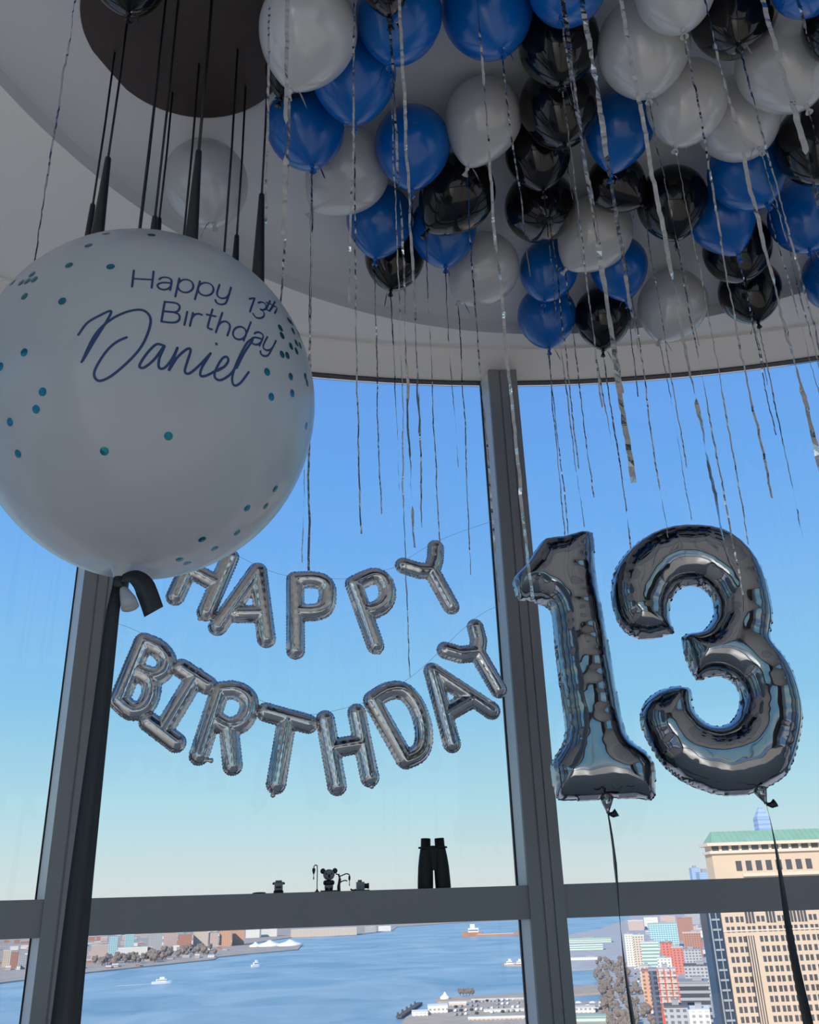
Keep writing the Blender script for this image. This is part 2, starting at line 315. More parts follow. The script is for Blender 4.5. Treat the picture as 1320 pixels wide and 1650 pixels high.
# colour, centre px, width px, knot px, ribbon end row (0 = none seen), ribbon width mm, label
BAL = [
 ('white', 497, 50, 158, (468, 147), 620, 6, 'large white balloon at the left edge of the cluster, overlapping the brown ceiling disc'),
 ('blue', 570, 118, 138, (571, 202), 862, 4, 'blue balloon tucked under the large white balloon beside the brown disc'),
 ('blue', 643, 24, 140, (630, 100), 1090, 3, 'blue balloon right of the large leftmost white balloon, with a black balloon bottom over it'),
 ('black', 620, -42, 96, (628, 33), 880, 6, 'black balloon cut by the top edge above two blue balloons'),
 ('blue', 785, 14, 148, (808, 82), 440, 5, 'blue balloon above the round white balloon in the top centre'),
 ('blue', 492, 205, 126, (503, 268), 920, 6, 'blue balloon lowest at the left end of the cluster, under the large white one'),
 ('white', 779, 190, 124, (753, 272), 970, 5, 'white balloon with a curled ribbon end, in front of the long black tilted balloon'),
 ('white', 562, 274, 132, (498, 346), 905, 3, 'pale white balloon against the ceiling below two blue balloons on the left'),
 ('blue', 665, 233, 122, (664, 307), 850, 5, 'blue balloon left of the tilted black balloon, above two lower blue ones'),
 ('black', 738, 310, 122, (687, 375), 875, 4, 'black balloon tilted with its knot to the left, below the white balloon in the centre'),
 ('blue', 612, 352, 108, (605, 418), 830, 4, 'blue balloon partly hidden behind two others, a black one directly below it'),
 ('black', 636, 415, 96, (630, 468), 790, 5, 'lowest black balloon on the left half, in front of the ceiling recess edge'),
 ('blue', 714, 370, 108, (718, 430), 750, 4, 'blue balloon directly below the tilted black balloon'),
 ('white', 780, 432, 114, (739, 488), 925, 4, 'lowest white balloon left of the window mullion'),
 ('black', 900, 68, 130, (905, 135), 660, 4, 'topmost of the black balloons stacked in the centre column'),
 ('black', 902, 168, 130, (910, 233), 720, 4, 'second black balloon down the centre column, left of a blue one'),
 ('black', 867, 246, 106, (876, 308), 850, 4, 'third black balloon down the centre column, knot pointing straight down'),
 ('black', 870, 333, 114, (885, 352), 760, 4, 'glossy black balloon seen from below with its knot towards the viewer'),
 ('blue', 915, -30, 132, (905, 28), 640, 5, 'blue balloon cut by the top edge above the black column'),
 ('white', 1037, 74, 148, (1045, 155), 560, 4, 'big white balloon right of the black column near the top'),
 ('blue', 998, 205, 110, (985, 283), 870, 4, 'blue balloon hanging between the black column and two white balloons'),
 ('white', 1088, -18, 128, (1101, 48), 800, 5, 'white balloon cut by the top edge with a curled ribbon end'),
 ('black', 1182, 20, 138, (1190, 72), 1000, 5, 'black balloon near the top right with its knot facing the viewer'),
 ('white', 1107, 163, 128, (1090, 235), 880, 4, 'white balloon under the big white one, its knot over a black balloon'),
 ('white', 1264, 98, 152, (1300, 172), 700, 4, 'widest white balloon at the right edge, above a black one'),
 ('white', 1188, 190, 132, (1225, 240), 800, 4, 'white balloon resting on a blue balloon on the right side'),
 ('black', 1318, 228, 132, (1330, 290), 760, 4, 'black balloon cut by the right edge below the widest white balloon'),
 ('black', 1354, 40, 116, (1372, 100), 600, 4, 'black balloon sliced by the right edge in the top corner'),
 ('blue', 1203, 274, 122, (1236, 330), 690, 4, 'blue balloon just below the white balloon on the right side'),
 ('black', 992, 295, 92, (1035, 330), 752, 4, 'black balloon half hidden behind the blue one in the centre right'),
 ('black', 1083, 324, 112, (1090, 388), 960, 5, 'round black balloon hanging alone right of centre, knot straight down'),
 ('blue', 1162, 348, 106, (1190, 413), 700, 4, 'blue balloon tilted with its knot to the right, two black ones under it'),
 ('black', 1188, 400, 108, (1200, 450), 620, 4, 'upper black balloon of the pair under the tilted blue balloon'),
 ('black', 1208, 468, 98, (1222, 520), 870, 5, 'lower black balloon of the pair, in front of the recess edge on the right'),
 ('blue', 1298, 345, 116, (1305, 403), 900, 4, 'blue balloon cut by the right edge beside the black pair'),
 ('blue', 1344, 446, 100, (1345, 498), 860, 4, 'lowest blue balloon, just a sliver at the right edge'),
 ('white', 960, 374, 118, (912, 434), 800, 4, 'white balloon between the hanging black ones and three lower blue balloons'),
 ('blue', 884, 434, 94, (877, 485), 870, 4, 'upper of the two blue balloons above the window mullion'),
 ('blue', 881, 508, 94, (885, 563), 860, 4, 'lowest blue balloon of the cluster, right above the window mullion'),
 ('blue', 997, 428, 92, (1010, 487), 640, 4, 'blue balloon behind the wide silver ribbons, above the lowest black one'),
 ('black', 972, 508, 92, (972, 566), 905, 6, 'lowest black balloon in the centre, with many ribbons crossing it'),
 ('white', 1084, 490, 110, (1063, 549), 840, 3, 'lowest white balloon right of the window mullion'),
 ('white', 332, 294, 134, (345, 362), 0, 4, 'single pale white balloon behind the hanging lamp cables'),
 ('black', 206, -48, 128, (207, 22), 0, 4, 'black balloon cut by the top edge over the brown ceiling disc'),
 ('black', 468, 112, 80, (452, 160), 0, 4, 'black balloon almost hidden behind the large leftmost white one'),
 ('black', 1000, -125, 150, (925, -80), 560, 12, 'black balloon above the picture whose wide silver ribbon falls in the centre'),
 ('white', 830, -150, 150, (893, -90), 780, 11, 'white balloon above the picture whose wide silver ribbon is left of the centre pair'),
 ('blue', 1010, -290, 160, (940, -170), 880, 8, 'blue balloon above the picture with a silver ribbon beside the wide centre ones'),
 ('white', 1130, -190, 150, (1115, -110), 960, 9, 'white balloon above the picture whose silver ribbon crosses the right black balloon'),
 ('blue', 1290, -150, 150, (1130, -120), 1150, 13, 'blue balloon above the picture with the widest dark ribbon on the right'),
 ('blue', 1300, -30, 110, (1283, -15), 110, 8, 'blue balloon above the top right corner with a short silver ribbon end'),
 ('black', 740, -160, 150, (760, -80), 960, 6, 'black balloon above the picture whose ribbon crosses the white balloon in the centre'),
 ('white', 480, -190, 150, (463, -100), 380, 9, 'white balloon above the picture whose ribbon crosses the large leftmost white balloon'),
 ('blue', 360, -170, 150, (434, -110), 372, 6, 'blue balloon above the picture whose ribbon falls past the brown disc edge'),
 ('black', 545, -160, 140, (567, -70), 480, 5, 'black balloon above the picture whose thin ribbon falls behind the large white one'),
 ('blue', 80, -150, 140, (140, -20), 425, 5, 'blue balloon above the picture whose ribbon hangs left of the brown disc'),
 ('white', 655, -190, 140, (640, -60), 692, 7, 'white balloon above the picture with a flat grey ribbon ending below the window head'),
]
class B: pass
bl = []
for i, (c, cx, cy, wd, kn, re_, rw, lab) in enumerate(BAL):
    b = B(); b.c, b.px, b.wd, b.kn, b.end, b.rw, b.lab, b.i = c, (cx, cy), wd, kn, re_, rw, lab, i
    b.d = ray(cx, cy)/F; b.t = 4.2
    for _ in range(40):
        p = EYE+b.d*b.t; R = wd*.5*b.t/F
        if p.z+R*1.02 > ceil_z(p)-.004: b.t -= .03
        else: break
    for _ in range(60):
        p = EYE+b.d*b.t; R = wd*.5*b.t/F
        if p.z+R*1.02 > ceil_z(p)-.004: b.t -= .01
    bl.append(b)
def P_(b): return EYE+b.d*b.t
def R_(b): return b.wd*.5*b.t/F
# neighbours push the one nearer the viewer down and forward along its own sight line until they only touch
order = sorted(bl, key=lambda b: -b.px[1])
for it in range(200):
    moved = False
    for i in range(len(order)):
        for j in range(i+1, len(order)):
            a, b = order[i], order[j]
            if (P_(a)-P_(b)).length < (R_(a)+R_(b))*.965:
                f = a if a.t < b.t else b
                f.t -= .008; moved = True
    if not moved: break
rb = random.Random(11)
for b in bl:
    c = P_(b); R = R_(b); L = 1.34*R
    d = ray(*b.kn).normalized(); oc = EYE-c; bb = oc.dot(d); disc = bb*bb-(oc.dot(oc)-L*L)
    if disc < 0: k = EYE+d*(-bb)
    else:
        s1, s2 = -bb-math.sqrt(disc), -bb+math.sqrt(disc); k1, k2 = EYE+d*s1, EYE+d*s2
        k = k1 if k1.z < k2.z else k2
    ax = (c-k).normalized()
    if ax.z < .45: ax = (ax+V((0, 0, .8))).normalized()
    body = MB().lathe(balloon_prof(R), c, ax, n=40, cap=False).build('latex_balloon', LATEX[b.c], org=c)
    tag(body, b.lab, 'balloon', 'helium balloons under the ceiling')
    kp = c-ax*1.3*R
    MB().lathe([(.004, .006), (.0065, .0), (.0085, -.006), (.006, -.011), (.0045, -.014), (.008, -.022), (.012, -.030), (.0105, -.031), (.003, -.022)], kp, ax, n=14).build('knot', LATEX[b.c], body)
    kb = kp-ax*.012
    if b.end:
        rr = random.Random(100+b.i)
        D = (kb-EYE).dot(fw); ze = atD(b.kn[0]+(b.kn[0]-550)/(b.kn[1]+2448)*(b.end-b.kn[1]), b.end, D)
        # straight down from the knot until the row where the photograph shows the end
        hor = math.hypot(kb.x, kb.y); dd = ray(b.kn[0]+(b.kn[0]-550)/(b.kn[1]+2448)*(b.end-b.kn[1]), b.end)
        zend = E+dd.z*hor/math.hypot(dd.x, dd.y)
        vs, fs = ribbon_mesh(kb, max(.3, zend), b.rw*(.0011 if b.rw > 7 else .00108), rr, (rr.uniform(-.015, .015), rr.uniform(-.02, .02)))
        v2, f2 = ribbon_tail(kb, rr, b.rw*.0008)
        n_ = len(vs); mesh('ribbon', vs+v2, fs+[tuple(q+n_ for q in f) for f in f2], FOIL_RIBBON, body, smooth=False)
    else:
        rr = random.Random(100+b.i); v2, f2 = ribbon_tail(kb, rr, .004); mesh('ribbon', v2, f2, FOIL_RIBBON, body, smooth=False)

# ------------------------------------------------------------------ chandelier: brown disc with black cables and slim black pendants
BROWN = mat('canopy_bronze', (.050, .034, .030), .55, metal=.2, noise=(9, .25))
CABLE = mat('black_cable', (.006, .006, .008), .5)
PENDM = mat('black_pendant', (.012, .013, .017), .35)
cz = CZ+FACE+DOME+.005-.012
CAN = [(135, 35), (140, 67), (167, 117), (200, 148), (250, 173), (300, 184), (350, 186), (400, 177), (428, 165)]
pts = [atZ(x, y, cz-.02) for x, y in CAN]
# least squares circle through the visible rim
import numpy as np
A_ = np.array([[2*p.x, 2*p.y, 1] for p in pts]); b_ = np.array([p.x**2+p.y**2 for p in pts]); s_ = np.linalg.lstsq(A_, b_, rcond=None)[0]
cc = V((s_[0], s_[1], cz)); crad = math.sqrt(s_[2]+s_[0]**2+s_[1]**2)
ch = empty('pendant_chandelier', cc); tag(ch, 'chandelier of slim black pendants hanging from a brown ceiling disc above the giant balloon', 'chandelier')
MB().lathe([(crad-.004, .016), (crad, .012), (crad, -.018), (crad-.004, -.02)], cc, n=96).build('canopy', BROWN, ch, smooth=False)
CBL = [((185, 85), 330, .30), ((208, 12), 255, .40), ((255, 117), 395, .2), ((270, -25), 410, .2), ((289, -15), 350, .26), ((278, 150), 352, .2), ((321, 103), 400, .2), ((342, -10), 244, .42), ((383, 80), 415, .18), ((396, 140), 380, .24), ((432, 95), 314, .38)]
for k, (st, yt, ln) in enumerate(CBL):
    p = atZ(*st, cz-.02)
    xx = st[0]+(st[0]-550)/(st[1]+2448)*(yt-st[1]); dd = ray(xx, yt); zc = E+dd.z*math.hypot(p.x, p.y)/math.hypot(dd.x, dd.y)
    q = V((p.x, p.y, zc))
    big = k in (1, 7, 10)
    cb = MB().tube([p+V((0, 0, .002)), p.lerp(q, .5)+V((.002, 0, 0)), q], .0046 if k == 7 else .0036, 8).build('cable', CABLE, ch)
    r1, r2 = (.0085, .021) if big else (.0075, .0155)
    MB().lathe([(.004, .004), (r1, 0), (r1+.0005, -.01), (r2, -ln), (r2*.8, -ln-.008), (.004, -ln-.01)], q, n=20).build('pendant', PENDM, cb)

# ------------------------------------------------------------------ giant white balloon
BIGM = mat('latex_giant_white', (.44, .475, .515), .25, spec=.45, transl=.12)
INK = mat('navy_print', (.006, .035, .13), .4)
DOT = mat('teal_foil_print', (.012, .15, .22), .22, metal=.8)
gc = atD(241, 650, 2.02); GR = .371
gk = atD(190, 938, 2.02)
gax = V((.035, .05, 1)).normalized()
def gprof(n=40):
    P = []
    for i in range(n+1): t = math.pi/2*i/n; P.append((max(.002, math.sin(t))*GR, math.cos(t)*GR*1.03))
    for i in range(1, n+1):
        u = i/n; P.append((GR*math.sqrt(max(0, 1-u**2.15))*(1-.03*u)+GR*.062*u**14, -1.07*GR*u))
    P += [(GR*.062, -1.10*GR), (GR*.05, -1.125*GR), (GR*.042, -1.15*GR)]
    return P
GP = gprof()
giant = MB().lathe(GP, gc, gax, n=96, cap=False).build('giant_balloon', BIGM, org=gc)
tag(giant, 'giant white balloon with navy birthday lettering and teal dots on a black ribbon', 'balloon')
def grad(h):
    for (r1, h1), (r2, h2) in zip(GP, GP[1:]):
        if h2 <= h <= h1: return r1+(r2-r1)*((h1-h)/(h1-h2) if h1 != h2 else 0)
    return -1
def on_giant(px, py):
    d = ray(px, py).normalized(); t0 = (gc-EYE).dot(d)
    def f(t):
        q = EYE+d*t-gc; h = q.dot(gax); return (q-gax*h).length-grad(h)
    a, b = t0-GR*1.3, None
    for i in range(1, 120):
        t = a+(t0-a)*i/119
        if f(t) <= 0 and grad((EYE+d*t-gc).dot(gax)) > 0: b = t; break
    if b is None: return None, None
    lo, hi = b-GR*1.3/119, b
    for _ in range(24):
        mid = (lo+hi)/2
        if f(mid) <= 0: hi = mid
        else: lo = mid
    p = EYE+d*hi; q = p-gc; h = q.dot(gax); rad = (q-gax*h).normalized()
    sl = (grad(h-.003)-grad(h+.003))/.006
    return p, (rad+gax*sl).normalized()
WR = MB(); WORDS = [MB() for _ in range(4)]
def stroke(pts, wpx=5.0):
    """a printed line of the lettering lying on the balloon skin"""
    P = [on_giant(x, y) for x, y in pts]; P = [q for q in P if q[0] is not None]
    if len(P) < 2: return
    vs = []; fs = []; hw = wpx*.5/F*1.72
    for i, (p, n_) in enumerate(P):
        t = (P[min(i+1, len(P)-1)][0]-P[max(i-1, 0)][0]).normalized(); s_ = n_.cross(t).normalized()
        vs += [p+n_*.0004-s_*hw, p+n_*.0008, p+n_*.0004+s_*hw]
    for i in range(len(P)-1):
        fs += [(3*i, 3*i+3, 3*i+4, 3*i+1), (3*i+1, 3*i+4, 3*i+5, 3*i+2)]
    WR.add(vs, fs)
    for (p, n_) in (P[0], P[-1]):                   # round ends
        a = n_.orthogonal().normalized(); b = n_.cross(a)
        WR.add([p+n_*.0007+(a*math.cos(k*.785)+b*math.sin(k*.785))*hw for k in range(8)], [tuple(range(8))])
def arcp(cx, cy, rx, ry, a0, a1, n=16): return [(cx+rx*math.cos(math.radians(a0+(a1-a0)*i/n)), cy+ry*math.sin(math.radians(a0+(a1-a0)*i/n))) for i in range(n+1)]
GL = {   # single-line letters, x-height and cap height scaled to 1, y up
 'H': [[(0, 0), (0, 1)], [(1, 0), (1, 1)], [(0, .5), (1, .5)]],
 'a': [[(.05, .78), (.2, .95), (.5, 1.02), (.8, .93), (.92, .7), (.92, 0)], [(.92, .58), (.5, .57), (.15, .48), (0, .27), (.15, .05), (.45, -.03), (.75, .08), (.92, .32)]],
 'p': [[(0, 1), (0, -.5)], arcp(.5, .48, .5, .52, 180, 540, 24)],
 'y': [[(0, 1), (0, .4), (.12, .1), (.45, -.02), (.8, .1), (.95, .35)], [(.95, 1), (.95, -.15), (.8, -.42), (.5, -.52), (.2, -.45), (.05, -.28)]],
 'B': [[(0, 0), (0, 1)], [(0, 1), (.6, 1), (.85, .9), (.9, .75), (.82, .6), (.6, .53), (0, .53)], [(.6, .53), (.9, .45), (1, .26), (.9, .08), (.6, 0), (0, 0)]],
 'i': [[(0, 0), (0, 1)]],
 'r': [[(0, 0), (0, 1)], [(0, .55), (.2, .88), (.6, 1), (.95, .97)]],
 't': [[(.45, 1.45), (.45, .22), (.6, .03), (.95, .0)], [(0, 1), (.95, 1)]],
 'h': [[(0, 0), (0, 1.6)], [(0, .5), (.15, .85), (.5, 1.02), (.85, .9), (1, .6), (1, 0)]],
 'd': [[(1, 0), (1, 1.6)], arcp(.5, .48, .5, .52, 0, 360, 24)],
 '1': [[(0, .82), (.6, 1), (.6, 0)]],
 '3': [[(.05, .88), (.3, 1), (.65, .98), (.88, .8), (.8, .6), (.45, .53)], [(.45, .53), (.85, .45), (1, .22), (.8, .03), (.4, -.03), (.02, .12)]],
}
def glyph(ch_, x, yb, wd, ht, rot, sl=0):
    """x,yb: left end of the baseline in the photo; rot degrees clockwise, sl slant"""
    c, s = math.cos(math.radians(rot)), math.sin(math.radians(rot))
    for st in GL[ch_]:
        st2 = smooth_path(st, 4) if len(st) > 2 and ch_ not in '1' else [V((*q, 0)) for q in st]
        den = []
        for a, b in zip(st2, st2[1:]):
            for k in range(3): den.append(a.lerp(b, k/3))
        den.append(st2[-1])
        out = []
        for q in den:
            u = q.x*wd + q.y*ht*sl; v_ = -q.y*ht
            out.append((x+u*c-v_*s, yb+u*s+v_*c))
        stroke(out, 3.7)
Z = lambda X, Y: (X/2.4906, 360+Y/2.4906)
k_ = 1/2.4906
for ch_, X, Y, wd, ht, rot in [('H', 530, 255, 79, 66, 3), ('a', 630, 262, 58, 48, 6), ('p', 709, 270, 62, 50, 9), ('p', 789, 281, 62, 50, 12), ('y', 866, 294, 50, 50, 14),
        ('1', 984, 350, 32, 60, 16), ('3', 1012, 370, 44, 64, 20), ('t', 1058, 342, 22, 27, 22), ('h', 1082, 352, 22, 27, 26),
        ('B', 648, 394, 70, 80, 6), ('i', 740, 408, 1, 54, 9), ('r', 762, 412, 38, 54, 10), ('t', 815, 418, 38, 54, 12), ('h', 866, 438, 48, 52, 15), ('d', 928, 455, 52, 50, 18), ('a', 1003, 478, 44, 50, 20), ('y', 1050, 500, 40, 50, 24)]:
    i_ = 0 if (ch_ in 'Hapy' and Y < 300) else 1 if (X >= 984 and Y < 375) else 2
    WR = WORDS[i_]; x, y = Z(X, Y); glyph(ch_, x, y, wd*k_, ht*k_, rot, .06)
WR = WORDS[3]
for pts in [
   [(315, 447), (350, 400), (400, 370), (445, 352), (430, 390), (380, 470), (345, 530), (328, 556)],
   [(330, 553), (380, 450), (440, 390), (510, 355), (570, 348), (602, 375), (600, 420), (570, 490), (520, 550), (450, 610), (400, 632), (378, 610), (390, 570), (430, 510), (470, 475), (508, 458)],
   [(660, 492), (630, 485), (600, 510), (570, 550), (560, 575), (580, 578), (620, 545), (660, 492), (640, 540), (638, 578), (660, 580), (690, 545), (712, 500)],
   [(712, 500), (690, 560), (678, 590), (710, 540), (750, 505), (765, 510), (750, 560), (742, 595), (760, 602), (800, 570), (845, 522)],
   [(845, 522), (810, 580), (805, 610), (825, 612), (860, 595), (890, 580)],
   [(868, 483), (869, 485)],
   [(872, 592), (900, 575), (916, 552), (910, 536), (890, 545), (865, 590), (863, 618), (885, 629), (925, 605), (960, 555)],
   [(950, 580), (980, 520), (1010, 475), (1012, 465), (988, 485), (950, 560), (932, 620), (940, 650), (965, 640), (998, 597)]]:
    sp_ = smooth_path(pts, 8); stroke([Z(q.x, q.y) for q in sp_], 4.2)
for w_, lb in zip(WORDS, ('navy word Happy', 'navy 13th', 'navy word Birthday', 'navy script name')): q = w_.build('lettering', INK, giant, smooth=False); q['label'] = lb
DOTS = [Z(*q) for q in [(425, 41), (355, 89), (608, 47), (277, 168), (444, 174), (128, 205), (138, 225), (110, 232), (85, 238), (50, 238), (98, 293), (250, 312), (97, 518), (2, 575), (171, 676), (145, 746), (40, 797), (1072, 596), (1167, 615), (1226, 615), (1233, 640), (1173, 682), (1089, 696), (1125, 420), (1132, 450), (1177, 432), (1160, 390), (1190, 480), (1168, 493), (1190, 512), (1132, 526), (1153, 530), (1198, 440), (1170, 398), (943, 142), (1205, 490)]]
DOTS += [(X/2.4906, 640+Y/2.4906) for X, Y in [(72, 227), (419, 217), (676, 156), (1105, 368), (992, 445), (1067, 437), (811, 571), (952, 544), (862, 607), (720, 652), (752, 667), (1230, 115)]]
for x, y in DOTS:
    p, n_ = on_giant(x, y)
    if p is None: continue
    a = n_.orthogonal().normalized(); b = n_.cross(a); r_ = .0082
    n0 = [p+n_*(.0005)+(a*math.cos(k*math.pi/9)+b*math.sin(k*math.pi/9))*r_ for k in range(18)]
    MB().add(n0+[p+n_*.0012], [(k, (k+1) % 18, 18) for k in range(18)]).build('confetti_dot', DOT, giant, smooth=False)
# tied neck, black ribbon with its bow end
nk = gc-gax*GR*1.15
MB().lathe([(.0145, .004), (.012, -.006), (.010, -.016), (.013, -.022)], nk, gax, n=18).build('neck', BIGM, giant)
MB().tube([nk-gax*.012, nk+V((.012, -.006, -.032)), nk+V((.022, -.01, -.050)), nk+V((.028, -.012, -.066))], [.006, .011, .016, .018], 14).build('nozzle', BIGM, giant)
BLK = mat('black_satin_ribbon', (.010, .011, .014), .45, bump=(200, .2, .001))
def flat_ribbon(pts, wids, nor, name, m_, par):
    vs = []; fs = []
    for i, p in enumerate(pts):
        t = (pts[min(i+1, len(pts)-1)]-pts[max(i-1, 0)]).normalized(); s_ = t.cross(nor[i] if isinstance(nor, list) else nor).normalized()
        w_ = wids[i]*.5; nn = s_.cross(t)
        vs += [p-s_*w_-nn*.0004, p+s_*w_-nn*.0004, p+s_*w_+nn*.0004, p-s_*w_+nn*.0004]
    n = len(pts)
    for i in range(n-1):
        for k in range(4): fs.append((4*i+k, 4*i+(k+1) % 4, 4*i+4+(k+1) % 4, 4*i+4+k))
    fs += [(0, 3, 2, 1), (4*n-4, 4*n-3, 4*n-2, 4*n-1)]
    return mesh(name, vs, fs, m_, par)
k0 = nk-gax*.008
pts = [k0+V((0, -.012, .004))]+[V((k0.x-.004-.006*min(1, i/8), k0.y-.014, k0.z-(k0.z-.02)*(i/24)**1.0)) for i in range(1, 25)]
MB().lathe([(.0135, .010), (.0165, .006), (.0165, -.012), (.0135, -.016)], k0, gax, n=18).build('ribbon_knot', BLK, giant)
flat_ribbon(pts, [.020]+[.026+.026*min(1, i/12) for i in range(24)], V((.15, -1, 0)), 'ribbon', BLK, giant)
tl = [k0+V(q) for q in [(.006, -.016, .002), (.030, -.022, .004), (.052, -.026, -.012), (.068, -.028, -.042), (.082, -.03, -.075)]]
tl = smooth_path(tl, 4); flat_ribbon(tl, [.018+.026*min(1, i/10) for i in range(len(tl))], V((-.4, -1, .25)), 'ribbon_bow_end', BLK, giant)

# ------------------------------------------------------------------ foil balloons
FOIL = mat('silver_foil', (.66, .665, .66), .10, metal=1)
FOILD = mat('foil_dark_reflection', (.27, .285, .305), .05, metal=1)  # dark room reflections put into the colour of the number foil
def seg_d(p, a, b):
    ab = (b[0]-a[0], b[1]-a[1]); l2 = ab[0]**2+ab[1]**2 or 1e-12
    t = max(0, min(1, ((p[0]-a[0])*ab[0]+(p[1]-a[1])*ab[1])/l2))
    return math.hypot(p[0]-a[0]-ab[0]*t, p[1]-a[1]-ab[1]*t), t
def puff(name, sd, R, bounds, step, frame, m_, parent, flange, depth, wr, org=None):
    """pillow-shaped foil balloon. sd(x, y) -> (distance inside the seam, positive inside, arc position); frame(x, y, h) -> world"""
    x0, x1, y0, y1 = bounds; nx = int((x1-x0)/step)+1; ny = int((y1-y0)/step)+1
    val = {}
    def f(i, j):
        if (i, j) not in val: val[(i, j)] = sd(x0+i*step, y0+j*step)
        return val[(i, j)]
    quads = [(i, j) for i in range(nx) for j in range(ny) if any(f(i+a, j+b)[0] > -flange for a in (0, 1) for b in (0, 1))]
    used = {}
    V_f = []; V_b = []; pos = []; hs = []
    for (i, j) in quads:
        for a in (0, 1):
            for b in (0, 1):
                k = (i+a, j+b)
                if k in used: continue
                used[k] = len(pos); x, y = x0+k[0]*step, y0+k[1]*step; d, s_ = f(*k)
                rim = False
                if d <= -flange+step*.25:
                    rim = True
                    for _ in range(3):
                        d0 = sd(x, y)[0]; e = step*.3
                        gx, gy = (sd(x+e, y)[0]-d0), (sd(x, y+e)[0]-d0); g = math.hypot(gx, gy) or 1e-9
                        # crinkled seam: its edge waves in and out
                        tgt = -flange*(1+.35*math.sin(s_*wr[2]*1.7)); x += gx/g*(tgt-d0); y += gy/g*(tgt-d0)
                t_ = max(0, min(1, d/R)); h = depth*math.sqrt(max(0, 1-(1-t_)**2))
                edge = (1-t_)**2*min(1, t_*6)
                h *= 1+(.035*math.sin(t_*8.5+s_*6) if R < .05 else 0)*min(1, t_*3)
                h *= 1+wr[0]*edge*math.sin(s_*wr[2])+wr[1]*(1-t_)*t_*2*math.sin(s_*wr[2]*.37+1.3)
                if d <= 0: h = .0006+.0009*(math.sin(s_*wr[2])+1)
                pos.append((x, y)); hs.append(0 if rim else h)
    vs = []; fi = []; bi = []
    for (x, y), h in zip(pos, hs):
        fi.append(len(vs)); vs.append(frame(x, y, h))
        if h == 0: bi.append(fi[-1])
        else: bi.append(len(vs)); vs.append(frame(x, y, -h))
    fs = []
    for (i, j) in quads:
        q = [used[(i, j)], used[(i+1, j)], used[(i+1, j+1)], used[(i, j+1)]]
        if all(hs[k] == 0 for k in q) and sd(x0+(i+.5)*step, y0+(j+.5)*step)[0] < -flange: continue
        fs.append([fi[k] for k in q]); fs.append([bi[k] for k in q][::-1])
    return mesh(name, vs, fs, m_, parent, org)
# banner: plane of the cord between the two mullions, just inside the glass
PA = arc(MUL[2], .24); PB = arc(MUL[3], .24); BX = (PB-PA).normalized(); BN = V((BX.y, -BX.x, 0)).normalized()   # BN faces the room
BO = V((PA.x, PA.y, E))
def bpl(px, py): q = onplane(px, py, BO, BN)-BO; return (q.dot(BX), q.z)
def bw(x, y, h): return BO+BX*x+V((0, 0, 1))*y+BN*h
def C1(X, Y): return (160+X/3.667, 860+Y/3.667)
def C2(X, Y): return (480+X/3.667, 860+Y/3.667)
LET = [
 ('H', C1, [[(597, 50), (450, 372)], [(772, 140), (632, 465)], [(525, 205), (700, 300)]], (590, 520), (-.25, 1), 'silver foil letter H half behind the giant white balloon, first of the upper word'),
 ('A', C1, [[(935, 222), (700, 550)], [(938, 222), (988, 622)], [(815, 475), (965, 475)]], None, None, 'silver foil letter A after the H in the upper word'),
 ('P', C1, [[(1158, 275), (1160, 690)], [(1160, 275), (1270, 273), (1335, 300), (1350, 368), (1330, 440), (1265, 465), (1175, 465)]], (1165, 735), (0, 1), 'silver foil letter P standing upright, middle letter of the upper word'),
 ('P', C2, [[(330, 300), (458, 660)], [(330, 300), (440, 252), (505, 275), (530, 350), (505, 420), (440, 455), (405, 455)]], (483, 720), (.2, 1), 'silver foil letter P leaning to the left, just before the upper letter Y'),
 ('Y', C2, [[(625, 190), (715, 218), (790, 220)], [(815, 85), (812, 150), (792, 220)], [(790, 220), (905, 428)]], (933, 475), (.35, 1), 'silver foil letter Y ending the upper word'),
 ('B', C1, [[(262, 640), (120, 980)], [(262, 640), (350, 680), (398, 745), (380, 815), (320, 845), (240, 820)], [(240, 820), (300, 868), (305, 950), (262, 1030), (190, 1045), (115, 985)]], None, None, 'silver foil letter B beside the black ribbon, first of the lower word'),
 ('I', C1, [[(485, 795), (640, 895)], [(570, 845), (385, 1150)], [(292, 1110), (455, 1235)]], None, None, 'silver foil letter I with serifs, slanting between B and R'),
 ('R', C1, [[(712, 930), (590, 1310)], [(712, 930), (800, 925), (872, 965), (885, 1040), (845, 1115), (765, 1140), (700, 1110)], [(765, 1140), (788, 1370)]], (672, 1342), (1, .1), 'silver foil letter R, third in the lower word'),
 ('T', C1, [[(985, 1055), (1235, 1125)], [(1110, 1095), (1045, 1480)]], (1025, 1555), (-.1, 1), 'silver foil letter T at the lowest point of the lower word'),
 ('H', C2, [[(162, 1100), (232, 1490)], [(348, 1060), (425, 1440)], [(200, 1270), (375, 1240)]], (438, 1505), (.1, 1), 'silver foil letter H upright in the lower word, right of the T'),
 ('D', C2, [[(440, 990), (632, 1330)], [(440, 985), (530, 932), (620, 930), (690, 1000), (735, 1110), (745, 1220), (715, 1295), (640, 1335)]], (765, 1318), (1, .3), 'silver foil letter D leaning left in the lower word'),
 ('A', C2, [[(795, 815), (910, 1240)], [(795, 815), (1145, 1045)], [(880, 1060), (1010, 985)]], (898, 1285), (-.1, 1), 'silver foil letter A in the lower word next to the last letter'),
 ('Y', C2, [[(872, 690), (960, 715), (1060, 705)], [(1050, 555), (1068, 630), (1060, 705)], [(1060, 705), (1185, 920)]], (1218, 965), (.4, 1), 'silver foil letter Y ending the lower word against the window mullion'),
]
SR = .0335
